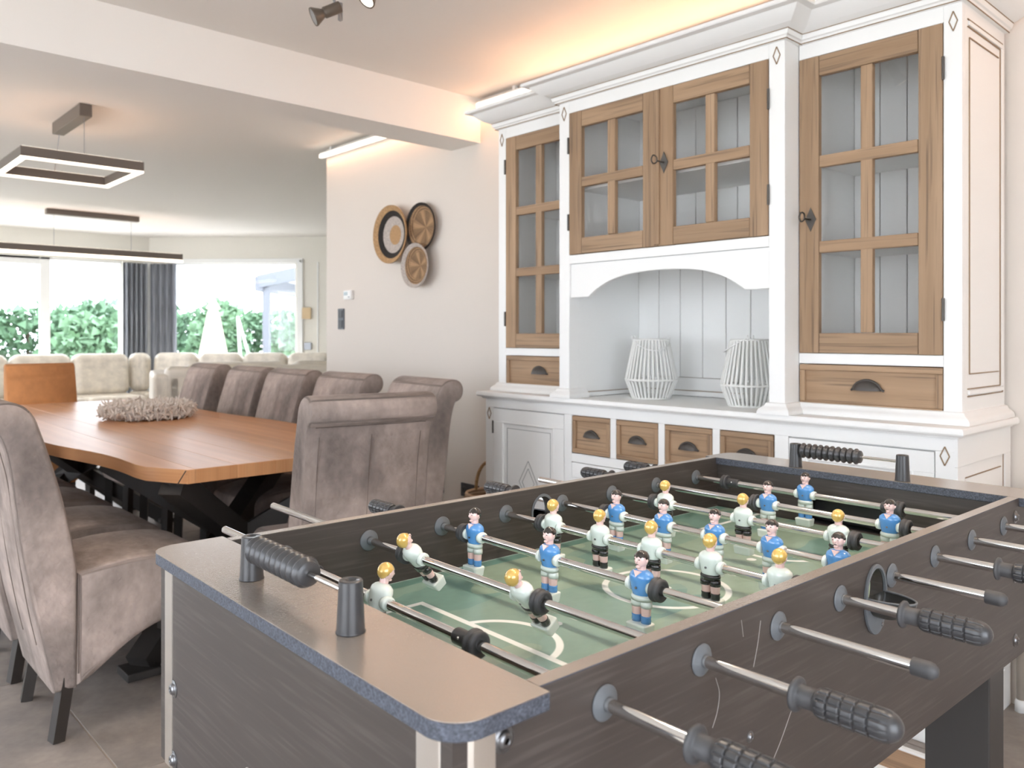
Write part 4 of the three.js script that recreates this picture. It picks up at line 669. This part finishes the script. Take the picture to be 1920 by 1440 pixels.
// ---------------------------------------------------------------- dining chairs (front towards local +x, origin under the seat)
function chair(name, label, m, scroll = true) {
  const g = thing(name, label, 'dining chair', [0, 0, 0], 0, 'dining chairs around the table'), hw = 0.225;
  const b = new THREE.Shape(); b.moveTo(-0.062, 0.15); b.bezierCurveTo(-0.1, 0.33, -0.135, 0.48, -0.145, 0.55); b.bezierCurveTo(-0.16, 0.65, -0.17, 0.74, -0.176, 0.8);
  if (scroll) { b.bezierCurveTo(-0.185, 0.87, -0.195, 0.915, -0.207, 0.934); b.bezierCurveTo(-0.256, 0.945, -0.26, 1.01, -0.222, 1.029); b.bezierCurveTo(-0.185, 1.043, -0.13, 1.035, -0.108, 0.97); } else { b.bezierCurveTo(-0.18, 0.87, -0.18, 0.95, -0.178, 1.0); b.bezierCurveTo(-0.175, 1.03, -0.115, 1.03, -0.108, 0.99); }
  b.bezierCurveTo(-0.085, 0.9, -0.03, 0.74, 0, 0.52); b.lineTo(0.004, 0.15);
  const back = toCreasedNormals(ext(b, hw * 2, 0.014, 3, 14).translate(0, 0, -hw), 0.9);
  const p = back.attributes.position; for (let i = 0; i < p.count; i++) { const y = p.getY(i), k = 1 - 0.08 * sstep(0.55, 0.2, y); p.setZ(i, p.getZ(i) * k); }
  L('backrest', muv(back), m, g);
  const line = (pts) => tube(pts, 0.0014, 24, 5);
  const rear = (y) => (y < 0.55 ? lerp(-0.062, -0.145, (y - 0.15) / 0.4) - 0.012 * Math.sin((y - 0.15) / 0.4 * Math.PI) * 0.6 : y < 0.8 ? lerp(-0.145, -0.176, (y - 0.55) / 0.25) : lerp(-0.176, -0.206, (y - 0.8) / 0.13)) - 0.0008;
  const col = (z) => Array.from({ length: 8 }, (_, i) => { const y = lerp(0.3, 0.9, i / 7); return [rear(y), y, z * (1 - 0.04 * sstep(0.55, 0.3, y))]; });
  if (scroll) L('seam', merge([line(col(0)), line(col(hw - 0.045)), line(col(-hw + 0.045)), line([[-0.208, 0.932, -hw + 0.03], [-0.208, 0.931, 0], [-0.208, 0.932, hw - 0.03]])]), mat.suedeline, g);
  const s = new THREE.Shape(); s.moveTo(0, 0.16); s.bezierCurveTo(0.06, 0.17, 0.13, 0.27, 0.26, 0.3); s.lineTo(0.43, 0.31); s.bezierCurveTo(0.452, 0.36, 0.455, 0.42, 0.445, 0.465); s.bezierCurveTo(0.43, 0.505, 0.3, 0.525, 0.15, 0.52); s.lineTo(0, 0.505);
  L('seat', muv(toCreasedNormals(ext(s, hw * 2 - 0.006, 0.024, 3, 12).translate(0, 0, -hw + 0.003), 0.9)), m, g);
  for (const z of [-1, 1]) {
    L('leg', bar([-0.022, 0.19, z * 0.185], [-0.052, 0, z * 0.19], 0.04, 0.034), mat.chairleg, g); L('leg', bar([0.4, 0.32, z * 0.185], [0.41, 0, z * 0.19], 0.042, 0.042), mat.chairleg, g);
    L('piping', tube([[0.002, 0.2, z * (hw - 0.006)], [0.002, 0.35, z * (hw - 0.003)], [0.002, 0.5, z * (hw - 0.002)]], 0.0024, 12, 5), mat.suedeline, g);
  }
  return g;
}
const GRP = 'dining chairs around the table', ord = ['first', 'second', 'third', 'fourth', 'fifth'];
const ch0 = chair('dining_chair', 'taupe suede chair on the open side of the dining table, first from the foosball table', mat.suede);
ch0.position.set(0.7, 0, -2.93);
[-3.5, -4.07, -4.64, -5.21].forEach((z, i) => copy(ch0, [0.7, 0, z], 0, `taupe suede chair on the open side of the dining table, ${ord[i + 1]} from the foosball table`));
[-2.80, -3.44, -4.03, -4.57, -5.23].forEach((z, i) => copy(ch0, [2.045, 0, z - 0.225], Math.PI - (i ? 0 : 0.1), `taupe suede chair on the basket wall side of the table, ${ord[i]} from the foosball table`));
copy(ch0, [1.52, 0, -2.5], Math.PI / 2 - 0.17, 'taupe suede scroll-back chair at the table end beside the foosball table');
chair('dining_chair', 'plain orange-brown chair at the sofa end of the dining table', mat.brownsuede, false).position.set(1.48, 0, -6.56);
scene.children[scene.children.length - 1].rotation.y = -Math.PI / 2;

// ---------------------------------------------------------------- sofas (local: x along the sofa, front towards +z)
function sofa(label, len, n, pos, turn, armL, armR, rearM = mat.leather, F = 0.5, AH = 0.78) {
  const g = thing('sofa', label, 'sofa', pos, turn, 'cream leather corner sofas'), x0 = -len / 2, x1 = len / 2, a0 = armL ? 0.24 : 0, a1 = armR ? 0.24 : 0;
  L('base', bb(x0, x1, 0.06, 0.3, -0.42, F, 0.03), rearM, g);
  L('back', bb(x0 + a0 * 0.4, x1 - a1 * 0.4, 0.06, AH > 0.8 ? 0.96 : 0.82, -0.48, -0.3, 0.05), rearM, g);
  if (armL) L('arm', bb(x0, x0 + 0.24, 0.06, AH, -0.48, 0.5, 0.04), rearM, g);
  if (armR) L('arm', bb(x1 - 0.24, x1, 0.06, AH, -0.48, 0.5, 0.04), rearM, g);
  const w = (len - a0 - a1) / n, puff = (ge, k) => { const p = ge.attributes.position; return ge; };
  for (let i = 0; i < n; i++) {
    const xa = x0 + a0 + i * w + 0.004, xb = xa + w - 0.008;
    L('seat_cushion', new RoundedBoxGeometry(w - 0.008, 0.2, F + 0.3, 4, 0.06).translate((xa + xb) / 2, 0.38, (F - 0.3) / 2), mat.leather, g);
    const c = new RoundedBoxGeometry(w - 0.008, 0.52, 0.24, 5, 0.1), p = c.attributes.position;
    for (let q = 0; q < p.count; q++) { const u = p.getX(q) / w * 2; p.setY(q, p.getY(q) + (p.getY(q) > 0.1 ? 0.02 * (1 - u * u) : 0)); }
    L('back_cushion', c.rotateX(-0.12).translate((xa + xb) / 2, 0.72, -0.27), mat.leather, g);
  }
  for (const x of [x0 + 0.1, x1 - 0.1]) for (const z of [-0.38, F - 0.08]) L('foot', bb(x - 0.03, x + 0.03, 0, 0.07, z - 0.03, z + 0.03, 0.004), mat.chairleg, g);
  return g;
}
sofa('cream leather sofa standing along the wide window', 5.0, 7, [1.0, 0, -10.95], 0, true, false);
sofa('cream leather sofa along the angled bay window, joining the window sofa', 2.4, 4, [4.5, 0, -10.2], -Math.PI / 4, false, false, mat.leather, 0.1);
one('bolster_cushion', 'plump cream leather cushion filling the corner between the two window sofas', 'cushion', merge([new RoundedBoxGeometry(0.27, 0.5, 0.22, 5, 0.1).translate(0, 0.74, 0), new RoundedBoxGeometry(0.24, 0.49, 0.2, 3, 0.04).translate(0, 0.245, 0)]), mat.leather, [3.65, 0, -11.24], undefined, -Math.PI / 8);
sofa('cream leather sofa with its back turned to the dining table', 2.3, 2, [3.62, 0, -7.14], Math.PI - 0.3, true, true, mat.leather, 0.5, 0.9);

// ---------------------------------------------------------------- lamps
function area(x, y, z, w, h, dir, power, parent = scene, color = WARM) {
  const l = new THREE.RectAreaLight(color, power, w, h); l.position.set(x, y, z); scene.add(l);
  l.lookAt(x + dir[0], y + dir[1], z + dir[2]); return l;
}
function ledBar(label, z0, z1, power) {   // warm line of light fixed under the ceiling close to the wall
  const g = thing('led_bar', label, 'wall light', [3.03, 2.55, (z0 + z1) / 2], 0, 'warm led bars above the wall'), h = (z1 - z0) / 2, len = z1 - z0;
  L('profile', merge([bb(-0.012, 0.02, 0.012, 0.022, -h, h), bb(0.01, 0.035, -0.01, 0.012, -h, h)]), mat.upvc, g);
  L('glowing_diffuser', bb(-0.016, 0.01, -0.014, 0.012, -h, h), mat.glow, g);
  for (const s of [-1, 1]) L('bracket', bb(-0.004, 0.02, 0.022, 0.05, s * h * 0.8 - 0.01, s * h * 0.8 + 0.01), mat.upvc, g);
  area(3.026, 2.53, (z0 + z1) / 2, 0.026, len, [0.0001, -1, 0], power).rotation.set(-Math.PI / 2, 0, 0);
  area(3.006, 2.54, (z0 + z1) / 2, len, 0.026, [-1, -0.7, 0], power * 0.5);
}
ledBar('warm glowing led bar above the woven baskets', -5.38, -4.0, LED_WALL);
ledBar('warm glowing led bar on top of the white cabinet', -3.58, -0.55, LED_TOP);
ledBar('warm glowing led bar along the plain wall beyond the cabinet', -0.45, 1.7, LED_TOP);
{ // rectangular pendant over the dining table
  const cx = 1.4, cz = -5.62, y = 2.235, hx = 0.335, hz = 0.355, w = 0.035, hh = 0.068, g = thing('pendant_lamp', 'square black frame pendant with glowing underside above the dining table', 'pendant lamp', [cx, y, cz]);
  const sides = [[-hx, hx, -hz, -hz + w], [-hx, hx, hz - w, hz], [-hx, -hx + w, -hz + w, hz - w], [hx - w, hx, -hz + w, hz - w]];
  for (const [a, b, c, d] of sides) { L('frame', bb(a, b, 0.012, hh, c, d), mat.lampbody, g); L('glowing_strip', bb(a + (b - a > 0.1 ? 0 : 0.002), b - (b - a > 0.1 ? 0 : 0.002), 0, 0.012, c, d), mat.glow, g); area(cx + (a + b) / 2, y - 0.006, cz + (c + d) / 2, b - a, d - c, [0, -1, 0], PEND * 0.6).rotation.set(-Math.PI / 2, 0, 0); }
  for (const [a, b, c, d] of sides) { L('glowing_strip', bb(a + 0.008, b - 0.008, hh, hh + 0.003, c + 0.008, d - 0.008), mat.glow, g); area(cx + (a + b) / 2, y + hh + 0.008, cz + (c + d) / 2, b - a - 0.016, d - c - 0.016, [0, 1, 0], UP).rotation.set(Math.PI / 2, 0, 0); }
  L('canopy', bb(-0.035, 0.035, HC - y - 0.075, HC - y - 0.001, -0.25, 0.37, 0.004), mat.lampbody, g);
  for (const s of [-1, 1]) L('cable', rod([0, HC - y - 0.075, s > 0 ? 0.335 : -0.22], [0, hh, s * (hz - w / 2)], 0.0022, 6), mat.silver, g);
  const bar2 = thing('pendant_lamp', 'long black linear pendant with glowing underside above the sofas', 'pendant lamp', [2.72, 2.1, -9.9]);
  L('frame', bb(-0.98, 0.98, 0.03, 0.1, -0.035, 0.035, 0.003), mat.lampbody, bar2); L('glowing_strip', bb(-0.98, 0.98, 0, 0.03, -0.035, 0.035), mat.glow, bar2);
  L('canopy', bb(-0.48, 0.48, HC - 2.1 - 0.06, HC - 2.1 - 0.001, -0.04, 0.04, 0.004), mat.lampbody, bar2);
  for (const s of [-1, 1]) L('cable', rod([s * 0.4, 0.44, 0], [s * 0.4, 0.1, 0], 0.0022, 6), mat.silver, bar2);
  area(2.72, 2.094, -9.9, 1.96, 0.07, [0, -1, 0], PEND * 0.5).rotation.set(-Math.PI / 2, 0, 0);
  L('glowing_strip', bb(-0.96, 0.96, 0.1, 0.103, -0.02, 0.02), mat.glow, bar2); area(2.72, 2.21, -9.9, 1.92, 0.04, [0, 1, 0], UP).rotation.set(Math.PI / 2, 0, 0);
}
{ // curved spotlight rail under the ceiling
  const pts = [[1.75, 2.53, -2.95], [1.5, 2.53, -2.55], [1.62, 2.53, -1.9], [1.35, 2.53, -1.2], [1.5, 2.53, -0.5], [1.3, 2.53, 0.3]];
  const g = thing('spotlight_rail', 'curved metal ceiling rail carrying small grey spotlights', 'spotlight rail', [1.5, 2.6, -1.5]), o = [-1.5, -2.6, 1.5], loc = (p) => p.map((v, i) => v + o[i]);
  L('rail', tube(pts.map(loc), 0.006, 80, 8), mat.silver, g);
  for (const p of [pts[0], pts[2], pts[4], pts[5]]) L('ceiling_mount', rod(loc(p), loc([p[0], 2.6, p[2]]), 0.01, 10), mat.silver, g);
  const head = (at, dir, lit) => {
    const D = new THREE.Vector3(...dir).normalize(), q = new THREE.Quaternion().setFromUnitVectors(new THREE.Vector3(0, 1, 0), D), place = (ge) => ge.applyQuaternion(q).translate(...loc(at));
    const h = part('spot_head', g, lit ? 'lit grey spotlight head' : 'unlit grey spotlight head');
    L('body', place(lathe([[0, -0.075], [0.021, -0.075], [0.021, -0.012], [0.019, -0.01], [0.016, -0.008], [0.02, 0.0], [0.034, 0.028], [0.034, 0.034], [0.03, 0.032], [0.0, 0.0]], 24)), M({ color: hex(104, 94, 84), roughness: 0.4, metalness: 0.4 }), h);
    L('bulb_face', place(new THREE.CircleGeometry(0.029, 14).rotateX(-Math.PI / 2).translate(0, 0.0325, 0)), lit ? mat.glow : mat.silver, h);
    L('arm', rod(loc([at[0] - D.x * 0.05, at[1] - D.y * 0.05, at[2] - D.z * 0.05]), loc([at[0] - D.x * 0.045 + 0.004, 2.53, at[2] - D.z * 0.045 + 0.012]), 0.004, 8), mat.silver, h);
    if (lit) { const s = new THREE.SpotLight(new THREE.Color().setRGB(1, 0.82, 0.64), SPOT, 0, 0.62, 0.7, 2); s.position.set(at[0] + D.x * 0.05, at[1] + D.y * 0.05, at[2] + D.z * 0.05); s.target.position.set(at[0] + D.x * 2, at[1] + D.y * 2, at[2] + D.z * 2); s.shadow.radius = 1.6; scene.add(s, s.target); }
  };
  head([1.50, 2.405, -2.66], [-0.75, -0.42, -0.35], false);
  head([1.56, 2.42, -2.42], [-0.6, -0.72, -0.05], true);
  head([1.5, 2.42, -1.55], [-0.35, -1, 0.5], true);
  head([1.42, 2.42, -0.75], [-0.2, -1, -0.1], true);
  head([1.42, 2.42, 0.0], [-0.1, -1, -0.35], true);
}
// ---------------------------------------------------------------- stool by the plain wall, board on the floor
{
  const g = thing('stool', 'cream topped stool with grey legs and white foot caps beside the cabinet', 'stool', [2.9, 0, -0.66]);
  L('seat', bb(-0.17, 0.15, 0.69, 0.725, -0.18, 0.18, 0.012), mat.canvas, g);
  for (const x of [-0.14, 0.12]) for (const z of [-0.165, 0.165]) { L('leg', rod([x, 0.03, z], [x * 0.9, 0.69, z], 0.014, 12), M({ color: hex(150, 140, 130), roughness: 0.5 }), g); L('foot_cap', lathe([[0, 0], [0.019, 0], [0.019, 0.03], [0.015, 0.04], [0, 0.04]], 14).translate(x, 0, z), mat.upvc, g); }
  L('stretcher', merge([rod([-0.138, 0.3, -0.165], [-0.138, 0.3, 0.165], 0.009), rod([0.118, 0.3, -0.165], [0.118, 0.3, 0.165], 0.009)]), mat.silver, g);
  const b = thing('floor_board', 'flat wooden board with a white edge lying on the floor in front of the cabinet', 'board', [2.38, 0, -1.2]);
  L('board', muv(bb(-0.08, 0.055, 0, 0.02, -0.5, 0.36, 0.002), 'z'), mat.wood[0], b); L('edge_strip', bb(0.055, 0.075, 0, 0.026, -0.5, 0.36, 0.002), mat.upvc, b); L('edge_strip', bb(-0.1, -0.08, 0, 0.026, -0.5, 0.36, 0.002), mat.upvc, b);
}

scene.traverse((o) => { if (o.isLight) o.castShadow = true; });
renderer.render(scene, camera);
